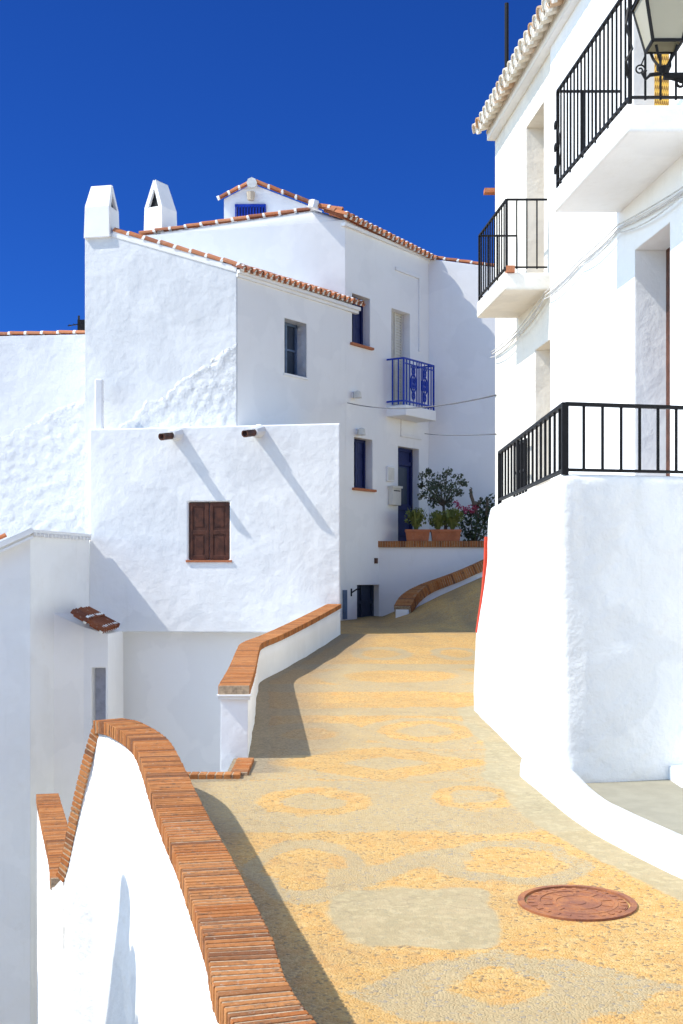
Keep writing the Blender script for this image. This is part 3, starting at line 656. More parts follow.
# -- house at far left, rubble wall
t = thing('house', 'white rubble-walled house at the far left with a thin row of roof tiles', 'house', (-7, 28, LOW))
MB().prism([(-5.35, 27.4), (-5.35, 31), (-13, 31), (-13, 28.3)], LOW, [E + 5.28, E + 5.3, E + 5.3, E + 5.3], .5).build('wall', M['white_rubble'], t)
tl, pl = MB(), MB(); verge_tiles(tl, pl, V(-5.5, 27.50, E + 5.31), V(-12.9, 28.38, E + 5.33), .08, .37); rf = tl.merge(pl).build('roof', (M['tile'], M['limeplug']), t);
b = MB()
for px, py, r in ((52, 497, .045), (49, 500, .03), (12, 503, .03), (66, 455, .03), (33, 452, .025)):
    b.tube([V(X(px, 27.9), 27.72 if px > 40 else 28.0, Z(py, 27.9)), V(X(px, 27.9), 27.9, Z(py, 27.9))], [r, r * .6], 6)
# -- lower house at the left edge
t = thing('house', 'lower white house at the left edge with dentil cornice and small tiled porch', 'house', (-5.7, 22.9, LOW))
cz = E + .77
MB().prism([(-5.70, 22.9), (-5.17, 25.60), (-9.0, 27.2), (-9.5, 21.7)], LOW, [cz, cz - .01, cz - 1.9, cz - 1.9], .5).build('wall', M['white'], t)
b = MB(); a0, a1 = V(-5.68, 22.88, cz), V(-5.15, 25.5, cz)
b.beam(a0 + V(-.02, -.03, .03), a1 + V(0, 0, .03), .10, .06)
for k in range(16): p = a0.lerp(a1, (k + .3) / 16); b.obox(p + V(.05, 0, -.035), V(.03, 0, 0), V(0, .045, 0), V(0, 0, .03))
v0, v1 = V(-5.64, 22.84, cz + .05), V(-9.45, 21.62, cz - 1.85)
b.beam(v0, v1, .18, .10); b.beam(v0 + V(.02, -.05, -.12), v1 + V(.02, -.05, -.12), .12, .05); b.build('cornice', M['white_smooth'], t)
tl, pl = MB(), MB(); verge_tiles(tl, pl, v1 + V(-.15, .05, .10), v0 + V(-.45, -.05, -.12), .08, .36); rf = tl.merge(pl).build('roof', (M['tile'], M['limeplug']), t);
# porch with tiled canopy
po = MB().prism([(-5.52, 23.9), (X(84, 24.25), 24.25), (X(108, 24.2), 24.2), (X(108, 24.2) + .04, 25.7), (-5.2, 25.7)], LOW, [E - .72, E - 1.0, E - 1.14, E - 1.14, E - .75], .5).build('porch', M['white_smooth'], t)
cu = MB().box(X(91.5, 24.2), X(105.5, 24.2), 23.9, 24.65, LOW + .2, Z(668, 24.2)).build('cutter', M['white']); bake(po, [cu], .02)
b = MB().box(X(91.5, 24.2), X(105.5, 24.2), 24.60, 24.64, LOW + .2, Z(668, 24.2)); b.build('porch_door', M['palegrey'], po)
tl, pl = MB(), MB()
eave_tiles(tl, pl, V(-4.46, 23.1, E - 1.03), V(-4.52, 25.0, E - 1.02), V(1, 0, 0), V(-.88, .02, .50), 7, .105, .36, 1, .06)
eave_tiles(tl, pl, V(-4.74, 23.0, E - .845), V(-4.80, 24.9, E - .835), V(1, 0, 0), V(-.88, .02, .50), 7, .105, .36, 1, .06)
cn = tl.merge(pl).build('canopy', (M['oldtile'], M['limeplug']), t);

t = thing('house', 'white house with a stepped tile edge left of the parapet', 'house', (-4.6, 7, LOW))
MB().prism([(-6.5, 2.0), (-3.62, 2.0), (-3.62, 7.9), (-3.62, 9.25), (-6.5, 9.6), (-6.5, 7.9)], LOW, [E - 2.4, E - 2.4, E - 1.9, E - .10, E - .10, E - 1.9], .5).build('wall', M['white'], t)
tl = MB()
MB().prism([(-7.4, 9.7), (-5.5, 9.7), (-5.5, 12.7), (-5.5, 13.75), (-7.4, 13.9), (-7.4, 12.7)], LOW, [E - 3.6, E - 3.6, E - 3.2, E - 1.5, E - 1.5, E - 3.2], .5).build('lower_wall', M['white'], t)
for k in range(10):
    yy = lerp(13.7, 11.0, k / 9); zz = path_at([(9, E - 3.6), (12.7, E - 3.2), (13.75, E - 1.5)], yy); tl.arch(V(-5.45, yy, zz + .05), V(-6.4, yy, zz + .15), .13, V(0, 0, 1), 7, .03)
tl.build('lower_roof', M['tile'], t); tl = MB()
for k in range(11): yy = lerp(9.15, 6.6, k / 10); zz = path_at([(2, E - 2.4), (7.9, E - 1.9), (9.25, E - .1)], yy); tl.arch(V(-3.56, yy, zz + .07), V(-4.6, yy, zz + .17), .13, V(0, 0, 1), 7, .03)
tl.build('roof', M['tile'], t)

# ------------------------------------------------------------------ low wall with planters, ramp kerb
t = thing('garden_wall', 'low white wall with upright brick edging below the terracotta planters', 'wall', (2.5, 30.2, 0))
lw = 30.2; lz = Z(541, lw)
MB().box(.9, 5.0, lw, lw + .30, -1.0, lz - .13).build('wall', M['white_smooth'], t)
MB().prism([(.9, lw + .30), (5.0, lw + .30), (5.0, 33.0), (2.4, 32.3)], -1.0, lz - .10, .5).build('terrace_floor', M['concrete'], t)
b, mo = MB(), MB()
brick_cap(b, mo, [(.62, lw + .12, lz), (2.5, lw + .12, lz), (5.0, lw + .12, lz)], .34, .15, pitch=.062)
c = b.merge(mo).build('brick_edging', (M['brick'], M['mortar']), t)
b = MB().box(X(374, 30), X(378.5, 30), lw - .03, lw + .05, Z(563, 30), Z(557.5, 30)); 
t = thing('ramp_kerb', 'white ramp kerb with sloping brick capping climbing right past the garden wall', 'kerb', (2.3, 29.1, 1.2))
rk = [(X(402, 28.3), 28.3, Z(606, 28.3)), (X(410, 28.8), 28.8, Z(594, 28.8)), (X(425, 29.1), 29.1, Z(584, 29.1)), (X(455, 29.3), 29.3, Z(572.5, 29.3)), (X(486, 29.4), 29.4, Z(559, 29.4)), (X(520, 29.6), 29.6, Z(546, 29.6))]
wall_body(rk, .30, .09, lambda p: .2, M['white'], 'wall', t, .006)
b, mo = MB(), MB(); brick_cap(b, mo, rk, .40, .22, pitch=.058); c = b.merge(mo).build('brick_capping', (M['brick'], M['mortar']), t)

# ------------------------------------------------------------------ right-hand houses
def rx(y, off=0.0): return 3.9 - .093 * y - off
def rp(y, z, off=0.0): return V(rx(y, off), y, z)
def ry(px): return 3.9 * F / (px - 225.25)
t_r = thing('house', 'bright white house on the right, large balcony and scalloped tile eave, nearest the viewer', 'house', (2.9, 11, LOW))
b = MB().prism([(rx(6.0), 6.0), (9, 6.0), (9, 15.0), (rx(15.0), 15.0)], LOW, E + 6.40, .5); w = b.build('wall', M['white'], t_r)
def rcut(px_far, px_near, zlo, zhi, depth): 
    ya, yb = ry(px_far), ry(px_near); ym = (ya + yb) / 2
    return (yb, ya, zlo, zhi, depth), MB().add([(rx(yy, -depth if k else .3), yy, zz) for zz in (zlo, zhi) for yy in (ya, yb) for k in (0, 1)], [(0, 1, 3, 2), (4, 6, 7, 5), (0, 4, 5, 1), (2, 3, 7, 6), (0, 2, 6, 4), (1, 5, 7, 3)]).build('cutter', M['white'])
d1, c1 = rcut(635, 670, E + .30, Z(250, ry(635)), .345); d2, c2 = rcut(633.5, 669, E + 3.82, E + 6.15, .40)
bake(w, [c1, c2])
def rpanel(op, name, mat, root, inset=.0):
    y0, y1, z0, z1, dp = op; b = MB(); b.add([(rx(yy, -dp - kk), yy, zz) for zz in (z0, z1) for yy in (y0 , y1) for kk in (-.05, .05)], [(0, 1, 3, 2), (4, 6, 7, 5), (0, 4, 5, 1), (2, 3, 7, 6), (0, 2, 6, 4), (1, 5, 7, 3)], .5); return b.build(name, mat, root)
dr = rpanel(d1, 'terrace_door', M['wood'], t_r); y0, y1, z0, z1, dp = d1
b = MB(); b.beam((rx(y0, -.06), y0 + .025, z0), (rx(y0, -.06), y0 + .02, z1), .025, .025); b.build('door_frame', M['wood'], dr)
rpanel(d2, 'balcony_door', M['beige'], t_r)
y0, y1, z0, z1, dp = d2
b = MB()
for k in range(9): yy = lerp(y0 + .03, y0 + .40, k / 8); b.tube([(rx(yy, -.03), yy, z0), (rx(yy, -.03), yy, z1)], .022, 6)
b.build('bead_curtain', M['rope'], t_r)
# big balcony
pj = .65; ba, bb = 10.1, 12.36; zb = E + 3.80
def bal_slab(ya, yb, pj, z0, z1, root, mat):
    b = MB(); b.prism([(rx(ya, pj), ya), (rx(ya, -.1), ya), (rx(yb, -.1), yb), (rx(yb, pj), yb)], z0, z1, .5); o = b.build('balcony_slab', mat, root); return bake(o, bevel=.02)
bal_slab(ba, bb, pj, E + 3.58, zb, t_r, M['white'])
def railing(ya, yb, pj, z0, z1, root, nb, nside, name='balcony_railing', rail=.032, barw=.016, ins=.03, near_side=True):
    b = MB(); p = pj - ins; ya2, yb2 = ya + ins, yb - ins
    cs = [rp(ya2, 0, -.0), rp(ya2, 0, p), rp(yb2, 0, p), rp(yb2, 0, 0)]
    for zz, h in ((z1, rail * .6), (z0 + .05, rail * .5)):
        for a, c in zip(cs, cs[1:]): b.beam(a + V(0, 0, zz), c + V(0, 0, zz), rail, h)
    for c in cs[1:3]: b.beam(c + V(0, 0, z0), c + V(0, 0, z1), .03)
    r = b.build(name, M['black'], root)
    for i in range(1, nb): q = cs[1].lerp(cs[2], i / nb); bar(q + V(0, 0, z0 + .03), q + V(0, 0, z1), barw, M['black'], r)
    for a, c in ((cs[0], cs[1]), (cs[3], cs[2])):
        for i in range(1, nside): q = a.lerp(c, i / nside); bar(q + V(0, 0, z0 + .03), q + V(0, 0, z1), barw, M['black'], r)
    return r
r1 = railing(ba, bb, pj, zb + .02, zb + .97, t_r, 19, 5)
b = MB()      # wrought scroll brackets at the two corners
def spiral(c, r0, turns, ax, az, n=22): return [Vector(c) + Vector(ax) * (r0 * (1 - k / n * .8)) * math.cos(turns * 2 * math.pi * k / n) + Vector(az) * (r0 * (1 - k / n * .8)) * math.sin(turns * 2 * math.pi * k / n) for k in range(n + 1)]
q = rp(bb - .05, zb + .4, pj - .02); ax = V(.05, -1, 0)
b.tube([q + V(0, 0, .25), q + ax * .12 + V(0, 0, .05), q + ax * .16 + V(0, 0, -.08), q + V(0, 0, -.3)], .008, 5)
for zz in (.22, .0, -.22): b.tube(spiral(q + V(-.02, 0, zz), .05, 1.3, ax, V(0, 0, 1)), .009, 5)
b.build('scroll_bracket', M['black'], r1); b = MB(); q = rp(ba + .04, zb + .45, pj - .02); b.tube([q + V(0, 0, .35), q + V(-.03, -.04, .2), q + V(.02, -.04, .0), q + V(-.03, -.04, -.1), q + V(0, 0, -.22)], .012, 5)
b.tube(spiral(q + V(.09, -.02, -.16), .045, 1.4, V(1, 0, 0), V(0, 0, 1)), .007, 5); b.tube([q + V(.10, -.02, -.12), q + V(.2, -.02, .12)], .006, 5); b.build('scroll_bracket', M['black'], r1)
# eave
tl, pl = MB(), MB()
eave_tiles(tl, pl, rp(18.25, E + 6.52, .02), rp(6.0, E + 6.52, .02), V(-1, 0, 0), V(.92, .08, .30), 56, .108, .46, 2, .27)
rf = tl.merge(pl).build('roof', (M['paletile'], M['limeplug']), t_r);
b = MB(); b.beam(rp(18.2, E + 6.37, .03), rp(6, E + 6.37, .03), .12, .10); b.build('cornice', M['white'], t_r)
b = MB().add([rp(18.2, E + 6.46, .1), rp(6, E + 6.46, .1), V(8, 6, E + 8.1), V(8, 18.6, E + 8.1), rp(18.2, E + 6.42, .1), rp(6, E + 6.42, .1), V(8, 6, E + 8.06), V(8, 18.6, E + 8.06)], [(0, 1, 2, 3), (4, 7, 6, 5), (0, 3, 7, 4), (0, 4, 5, 1), (1, 5, 6, 2), (2, 6, 7, 3)], .4); b.build('roof_slope', M['paletile'], t_r)

t_s = thing('house', 'cream-white house on the right with the smaller balcony, beyond the house with the lantern', 'house', (2.4, 17, LOW))
sb_ = -.03
b = MB().prism([(rx(15.002, sb_), 15.002), (9, 15.002), (9, 18.8), (rx(18.2, sb_), 18.2)], LOW, E + 6.395, .5); w = b.build('wall', M['cream'], t_s)
e1, k1 = rcut(524, 541.5, E + 3.6, Z(122, ry(528)), .32); e2, k2 = rcut(533, 550.5, E + .2, Z(345, ry(540)), .30)
e2 = (15.1, e2[1], e2[2], e2[3], e2[4]); bpy.data.objects.remove(k2); ya, yb = e2[1], e2[0]
k2 = MB().add([(rx(yy, -.3 if k else .3), yy, zz) for zz in (e2[2], e2[3]) for yy in (ya, yb) for k in (0, 1)], [(0, 1, 3, 2), (4, 6, 7, 5), (0, 4, 5, 1), (2, 3, 7, 6), (0, 2, 6, 4), (1, 5, 7, 3)]).build('cutter', M['white'])
bake(w, [k1, k2]); rpanel(e1, 'balcony_door', M['beige'], t_s); rpanel(e2, 'ground_door', M['beige'], t_s)
bal_slab(15.12, 16.8, .52, E + 3.45, E + 3.66, t_s, M['cream'])
railing(15.12, 16.8, .52, E + 3.68, E + 4.55, t_s, 12, 4)
b = MB().box(rx(15.12, .5), rx(15.12, .4), 15.1, 15.25, E + 3.66, E + 3.74); b.build('clay_drip', M['terra'], t_s)
b = MB()
for k in range(5): yy = 16.0 + k * .16; b.beam((rx(yy, .05), yy, E + .95), (rx(yy, .05), yy, E + 1.75), .03)
for zz in (.97, 1.35, 1.72): b.beam((rx(16.0, .05), 16.0, E + zz), (rx(16.64, .05), 16.64, E + zz), .03)
b.build('window_guard', M['black'], t_s)
b = MB(); b.box(rx(18.2, .12), rx(18.2, -.2), 18.21, 18.36, E + 5.58, E + 5.64); b.build('tile_ledge', M['terra'], t_s)

# terrace block with railing
t = thing('terrace_wall', 'tall lumpy white terrace wall on the right topped by a black iron railing', 'wall', (1.75, 9.6, .3))
def prof(f):
    ks = [(0, 0), (.28, .02), (.42, .10), (.52, .26), (.6, .5), (.68, .72), (.79, .89), (1, 1)]
    return path_at(ks, f)
def loft():
    base = [(3.4, 9.95), (1.705, 9.57), (1.62, 11.7), (1.515, 14.45), (1.80, 15.0), (3.4, 15.0)]
    topp = [(3.4, 10.0), (1.685, 9.62), (1.69, 11.7), (1.675, 14.40), (1.86, 14.85), (3.4, 14.9)]
    # dense outline with rounded corners
    def dense(pl):
        out = []
        for (x0, y0), (x1, y1) in zip(pl, pl[1:]):
            n = max(2, int(math.hypot(x1 - x0, y1 - y0) / .05))
            for k in range(n): out.append(V(lerp(x0, x1, k / n), lerp(y0, y1, k / n), 0))
        out.append(V(*pl[-1], 0))
        return out
    cnt = [max(2, int(math.hypot(a[0] - b[0], a[1] - b[1]) / .05)) for a, b in zip(base, base[1:])]
    def samp(pl):
        out = []
        for (p, q), n in zip(zip(pl, pl[1:]), cnt):
            for k in range(n): out.append(V(lerp(p[0], q[0], k / n), lerp(p[1], q[1], k / n), 0))
        out.append(V(*pl[-1], 0))
        for _ in range(2): out = [out[0]] + [(out[i - 1] + out[i] * 2 + out[i + 1]) / 4 for i in range(1, len(out) - 1)] + [out[-1]]
        return out
    B, T = samp(base), samp(topp); zs = [k / 52 for k in range(53)]; vs = []; z0, z1 = -.1, E + .75; m = len(B)
    for f in zs:
        g = prof(f)
        for i in range(m):
            p = B[i].lerp(T[i], g); d = (B[min(i + 1, m - 1)] - B[max(i - 1, 0)]).normalized(); n = V(-d.y, d.x, 0)
            if n.x > .2 or (n.y > 0 and p.y < 10): n = -n
            z = lerp(z0, z1, f)
            if p.y > 13.9 and f > .9: z -= (f - .9) * 10 * .13 * min(1, (p.y - 13.9) / .5) ** 2
            q = p + V(0, 0, z); k = nz(q, .9, 3) * .014 + nz(q, 2.6, 5) * .012 + nz(q, 7, 9) * .004
            vs.append(q + n * k)
    # rounded top lip
    for inset, dz in ((.03, .022), (.075, .032)):
        for i in range(m):
            p = T[i]; c = V(2.6, 12.3, 0); q = Vector(vs[(len(zs) - 1) * m + i]); dd = V(inset if p.y < 14.7 else 0, inset if p.y < 9.95 else (-inset if p.y > 14.4 else 0), 0)
            vs.append(q + dd + V(0, 0, dz))
    rws = len(zs) + 2; fs = [(j * m + i, j * m + i + 1, (j + 1) * m + i + 1, (j + 1) * m + i) for j in range(rws - 1) for i in range(m - 1)]
    fs.append(tuple(range((rws - 1) * m, rws * m)))
    b = MB(); b.add(vs, fs, .5); o = b.build('wall', M['white_terrace'], t, smooth=True)
    return B, T
LB, LT = loft()
rz0, rz1 = E + .815, E + 1.325
cs = [V(3.3, 10.04, 0), V(1.73, 9.68, 0), V(1.715, 13.55, 0)]
b = MB()
for zz, h in ((rz1, .028), (rz0, .022)):
    for a, c in zip(cs, cs[1:]): b.beam(a + V(0, 0, zz), c + V(0, 0, zz), .042, h)
b.beam(cs[1] + V(0, 0, rz0 - .04), cs[1] + V(0, 0, rz1), .05); b.beam(cs[2] + V(0, 0, rz0 - .1), cs[2] + V(0, 0, rz1), .04)
r = b.build('railing', M['black'], t)
for i in range(1, 10): q = cs[1].lerp(cs[0], i * .157 / (cs[0] - cs[1]).length); bar(q + V(0, 0, rz0), q + V(0, 0, rz1), .020, M['black'], r)
for i in range(1, 17): q = cs[1].lerp(cs[2], i / 17); bar(q + V(0, 0, rz0), q + V(0, 0, rz1), .020, M['black'], r)
# red oxide painted edge at the far end
vs = []
for k in range(21):
    f = k / 20; z = lerp(E - .66, E + .44, f); ff = (z + .1) / (E + .89); g = prof(ff)
    x = lerp(1.545, 1.69, g) - .03; y = 14.34
    vs += [V(x, y, z), V(x - .004, y + .09, z), V(x + .06, y + .20, z), V(x + .06, y, z)]
b = MB(); b.add(vs, [(4 * i + j, 4 * i + (j + 1) % 4, 4 * (i + 1) + (j + 1) % 4, 4 * (i + 1) + j) for i in range(20) for j in range(4)] + [(0, 1, 2, 3), (80, 83, 82, 81)], .5); b.build('painted_edge', M['redpaint'], t)

# white kerb and raised pavement at its foot
kout = [(1.50, 10.55), (1.545, 10.0), (1.62, 9.1), (1.70, 8.6), (1.83, 8.05), (2.02, 7.38), (2.40, 6.4), (3.2, 4.9)]
kin = [(1.72, 10.55), (1.76, 10.0), (1.80, 9.2), (1.93, 8.62), (2.06, 8.12), (2.25, 7.50), (2.62, 6.55), (3.42, 5.05)]
vs = []
ko = smooth_path([(x, y, 0) for x, y in kout], .1); ki = smooth_path([(x, y, 0) for x, y in kin], .1); n = 60
for i in range(n):
    a = ko[round(i * (len(ko) - 1) / (n - 1))]; c = ki[round(i * (len(ki) - 1) / (n - 1))]; ra = .035 * a.y; j = .010 * nz(a, 3)
    h = .15 + (.07 if a.y > 9.4 else .07 * max(0, (a.y - 8.8) / .6))
    dr = (c - a).normalized()
    vs += [a + V(0, 0, ra - .1), a + V(0, 0, ra + h * .45) + dr * (.012 + j), a + V(0, 0, ra + h - .03) + dr * (.04 + j), a + V(0, 0, ra + h) + dr * (.075 + j), c + V(0, 0, ra + h + .004), c + V(0, 0, ra - .1)]
b = MB(); b.add(vs, [(6 * i + j, 6 * i + j + 1, 6 * i + j + 7, 6 * i + j + 6) for i in range(n - 1) for j in range(5)] + [tuple(range(6)), tuple(range(6 * n - 6, 6 * n))[::-1]], .5)
o = b.build('kerb', M['white_stucco'], smooth=True); struct(o)
b = MB(); pv = [V(p.x - .02, p.y, .035 * p.y + .125) for p in ki if p.y < 9.6] ; rgt = [V(5.2, p.y * .9 + .5, .035 * p.y + .125) for p in pv]
b.add(pv + rgt, [(i, i + 1, len(pv) + i + 1, len(pv) + i) for i in range(len(pv) - 1)], .5)
b.add([pv[0], pv[0] + V(.0, .6, .02), V(5.2, 10.6, pv[0].z + .02), rgt[0]], [(0, 1, 2, 3)], .5)
struct(b.build('pavement', M['concrete']))
b = MB().box(2.56, 4.2, 9.40, 10.0, .3, .035 * 9.5 + .24); o = b.build('doorstep', M['white'], at=(2.5, 9.5, .45)); bake(o, bevel=.02); tag(o, 'white doorstep at the foot of the terrace wall at the right edge', 'step')

# ------------------------------------------------------------------ small things
# manhole cover
mx, my = gpx(577, 903.5); mr = .325
t = thing('manhole_cover', 'rusty round iron manhole cover set in the ochre paving', 'manhole', (mx, my, road_z(mx, my)))
mz = .035 * my
def lat(prof, name, mat, n=64):
    vs = []; fs = []
    for r_, z_ in prof:
        for k in range(n): a = 2 * math.pi * k / n; yy = my + r_ * math.sin(a); vs.append((mx + r_ * math.cos(a), yy, .035 * yy + z_ + .001))
    for i in range(len(prof) - 1):
        for k in range(n): fs.append((i * n + k, i * n + (k + 1) % n, (i + 1) * n + (k + 1) % n, (i + 1) * n + k))
    b = MB(); b.add(vs, fs, .5); return b.build(name, mat, t, smooth=False)
lat([(mr, -.05), (mr, .012), (mr - .035, .014), (mr - .037, -.01)], 'rim', M['rust'])
lid = lat([(mr - .048, -.012), (mr - .050, .005), (mr - .10, .008), (mr - .102, .011), (mr - .122, .011), (mr - .124, .006), (.135, .006), (.133, .010), (.115, .010), (.113, .006), (.05, .006), (.048, .010), (.03, .010), (.0, .010)], 'lid', M['rust'])
b = MB()
for k in range(10):
    a = 2 * math.pi * k / 10 + .2; d_ = V(math.cos(a), math.sin(a), .035 * math.sin(a)); s_ = V(-math.sin(a), math.cos(a), 0); c0 = V(mx, my, mz + .0075)
    b.obox(c0 + d_ * .17, d_ * .028, s_ * .010, V(0, 0, .0025))
for k in range(26):
    a = 2 * math.pi * k / 26; d_ = V(math.cos(a), math.sin(a), .035 * math.sin(a)); s_ = V(-math.sin(a), math.cos(a), 0); b.obox(V(mx, my, mz + .0085) + d_ * (mr - .072), d_ * .016, s_ * .012, V(0, 0, .002))
b.build('stud', M['rust'], lid, kind='stuff')

# street lantern on its bracket
ly = 8.9; t = thing('street_lantern', 'black iron street lantern with milky panes on a scrolled wall bracket, top right', 'street lamp', (X(664, ly), ly, E + 3.6))
lx = X(664, ly); zb0 = E + 3.765; zt0 = E + 4.10; hb, ht = .105, .178
def sq(h, z): return [V(lx - h, ly - h, z), V(lx + h, ly - h, z), V(lx + h, ly + h, z), V(lx - h, ly + h, z)]
b = MB(); lo, hi, fo = sq(hb, zb0), sq(ht, zt0), sq(.035, zb0 - .16)
fo2 = sq(.075, zb0 - .02)
for i in range(4):
    b.beam(lo[i], hi[i], .018); b.beam(lo[i], lo[(i + 1) % 4], .018); b.beam(hi[i], hi[(i + 1) % 4], .024)
    b.tube([fo2[i], V(*(fo2[i].lerp(fo[i], .35))), fo[i] + V(0, 0, .04), fo[i]], .010, 6)
    b.tube([hi[i] + V(0, 0, .0), hi[i] + V(0, 0, .03)], [.02, .008], 8)
b.tube([V(lx, ly, zb0 - .20), V(lx, ly, zb0 - .155), V(lx, ly, zb0 - .14)], [.03, .05, .02], 10)
fr = b.build('frame', M['black'], t)
for i in range(4):
    a, c, d_, e_ = lo[i], lo[(i + 1) % 4], hi[(i + 1) % 4], hi[i]; ce = (a + c + d_ + e_) / 4; inn = (V(lx, ly, ce.z) - ce).normalized() * .012
    b = MB(); b.add([a, c, d_, e_, a + inn, c + inn, d_ + inn, e_ + inn], [(0, 1, 2, 3), (4, 7, 6, 5), (0, 4, 5, 1), (1, 5, 6, 2), (2, 6, 7, 3), (3, 7, 4, 0)]); b.build('glass_pane', M['milk'], t)
b = MB(); top = sq(.05, zt0 + .20); hi2 = sq(ht + .02, zt0 + .012)
b.add(hi2 + top, [(0, 1, 5, 4), (1, 2, 6, 5), (2, 3, 7, 6), (3, 0, 4, 7), (4, 5, 6, 7), (0, 3, 2, 1)]); b.tube([V(lx, ly, zt0 + .2), V(lx, ly, zt0 + .3), V(lx, ly, zt0 + .36)], [.045, .05, .012], 10); b.build('hood', M['black'], t)
b = MB(); za = zb0 - .215; wx = rx(ly)
b.tube([V(lx, ly, za), V(wx + .05, ly, za + .01)], .028, 8); b.tube([V(lx - .02, ly, za + .02), V(lx - .10, ly, za + .01), V(lx - .13, ly, za - .02), V(lx - .15, ly, za + .02), V(lx - .13, ly, za + .045)], .014, 6)
b.tube([V(lx + .05, ly, za - .01), V(lx + .2, ly, za - .05), V(lx + .4, ly, za - .20), V(wx + .02, ly, za - .42)], .016, 6); b.tube(spiral(V(lx + .12, ly, za - .05), .04, 1.4, V(1, 0, 0), V(0, 0, 1)), .010, 5)
b.tube(spiral(V(lx + .33, ly, za - .06), .05, 1.4, V(1, 0, 0), V(0, 0, 1)), .010, 5); b.box(wx - .02, wx + .02, ly - .04, ly + .04, za - .5, za + .12); b.build('bracket', M['black'], t)

# antenna pole on the right roof, aerial on the left roof
b = MB(); b.tube([V(X(503, 18), 17.6, E + 6.5), V(X(503, 18), 17.6, E + 8.05)], .03, 8); o = b.build('aerial_pole', M['black'], at=(X(503, 18), 17.6, E + 6.5)); tag(o, 'thin black pole standing on the roof edge of the right-hand houses', 'pole')
ax, ay_ = X(77, 28), 28.2; b = MB(); b.tube([V(ax, ay_, E + 5.2), V(ax, ay_, E + 5.85)], .025, 6); b.beam((ax - .25, ay_, E + 5.62), (ax + .12, ay_, E + 5.68), .02)
for k in range(4): b.beam((ax - .2 + k * .1, ay_ - .1, E + 5.63 + k * .015), (ax - .2 + k * .1, ay_ + .1, E + 5.63 + k * .015), .015)
b.box(ax - .02, ax + .14, ay_ - .06, ay_ + .06, E + 5.48, E + 5.75); o = b.build('television_aerial', M['black'], at=(ax, ay_, E + 5.2)); tag(o, 'small dark aerial on the tiled roof line at the far left', 'aerial')

# boxes on the blue house wall
def wallbox(name, label, cat, px0, px1, py0, py1, mat, depth=.12, lid=True, group=None):
    s0, s1 = ft(px0), ft(px1); z1, z0 = fz(py0, s0), fz(py1, s0); p = fp((s0 + s1) / 2, z0, .02)
    b = MB(); fbox(b, s0, s1, z0, z1, .003, depth); o = b.build(name, mat, at=p); bake(o, bevel=.015); tag(o, label, cat, group); return o
s0, s1 = ft(388), ft(396.5); z1, z0 = fz(487, s0), fz(505, s0)
t = thing('letter_box', 'cream letter box on the wall left of the navy front door', 'letter box', fp(s0, z0, 0))
b = MB(); fbox(b, s0, s1, z0, z1, .003, .14); bx = b.build('box', M['offwhite'], t); bake(bx, bevel=.015); b = MB(); fbox(b, s0 - .02, s1 + .02, z1 - .02, z1 + .03, .003, .17); b.build('lid', M['offwhite'], t); b = MB(); fbox(b, s0 + .05, s1 - .05, z1 - .10, z1 - .075, .135, .144); b.build('slot', M['black'], t)
s0, s1 = ft(386), ft(393); z1, z0 = fz(466, s0), fz(481, s0)
t = thing('meter_box', 'flat white meter box above the cream letter box', 'meter box', fp(s0, z0, 0))
b = MB(); fbox(b, s0, s1, z0, z1, .003, .05); bx = b.build('box', M['white_smooth'], t); b = MB(); fbox(b, s0 + .03, s1 - .03, z0 + .03, z1 - .03, .045, .058); b.build('cover', M['offwhite'], t)
for px, py, la in ((353, 395, 'small cream wall lamp below the upper navy window'), (357, 432, 'small cream wall lamp just above the lower navy window')):
    s_ = ft(px); z_ = fz(py, s_); t = thing('wall_lamp', la, 'lamp', fp(s_, z_, 0), 'small lamps on the blue-trimmed house')
    b = MB(); fbox(b, s_ - .05, s_ + .05, z_ - .07, z_ + .07, .003, .03); b.tube([fp(s_, z_, .03), fp(s_, z_, .10)], .02, 6); b.build('mount', M['white_smooth'], t)
    b = MB(); b.tube([fp(s_, z_ - .08, .13), fp(s_, z_ + .06, .13), fp(s_, z_ + .09, .13)], [.10, .08, .03], 10); b.build('lamp_shade', M['offwhite'], t)
s_ = ft(351); z_ = fz(592, s_); t = thing('wall_hook', 'small black iron bracket on the white wall beside the basement door', 'bracket', fp(s_, z_, 0))
b = MB(); b.tube([fp(s_, z_ + .08, .01), fp(s_, z_ - .1, .01)], .02, 6); b.tube([fp(s_, z_ - .02, .01), fp(s_ + .05, z_ + .06, .12), fp(s_ + .1, z_ + .07, .2)], .018, 6); b.build('arm', M['black'], t)
b = MB(); b.box(X(374.5, 30), X(378.5, 30), lw - .04, lw + .05, Z(563, 30), Z(557, 30)); 
s_ = ft(375.5); z_ = fz(561, s_); b = MB(); fbox(b, s_ - .06, s_ + .06, z_ - .06, z_ + .07, .003, .03); 
for k in range(3): fbox(b, s_ - .05, s_ + .05, z_ - .04 + k * .04, z_ - .02 + k * .04, .03, .04)
o = b.build('wall_vent', M['wood'], at=fp(s_, z_, 0)); tag(o, 'tiny brown wall vent below the end of the brick edging', 'vent')

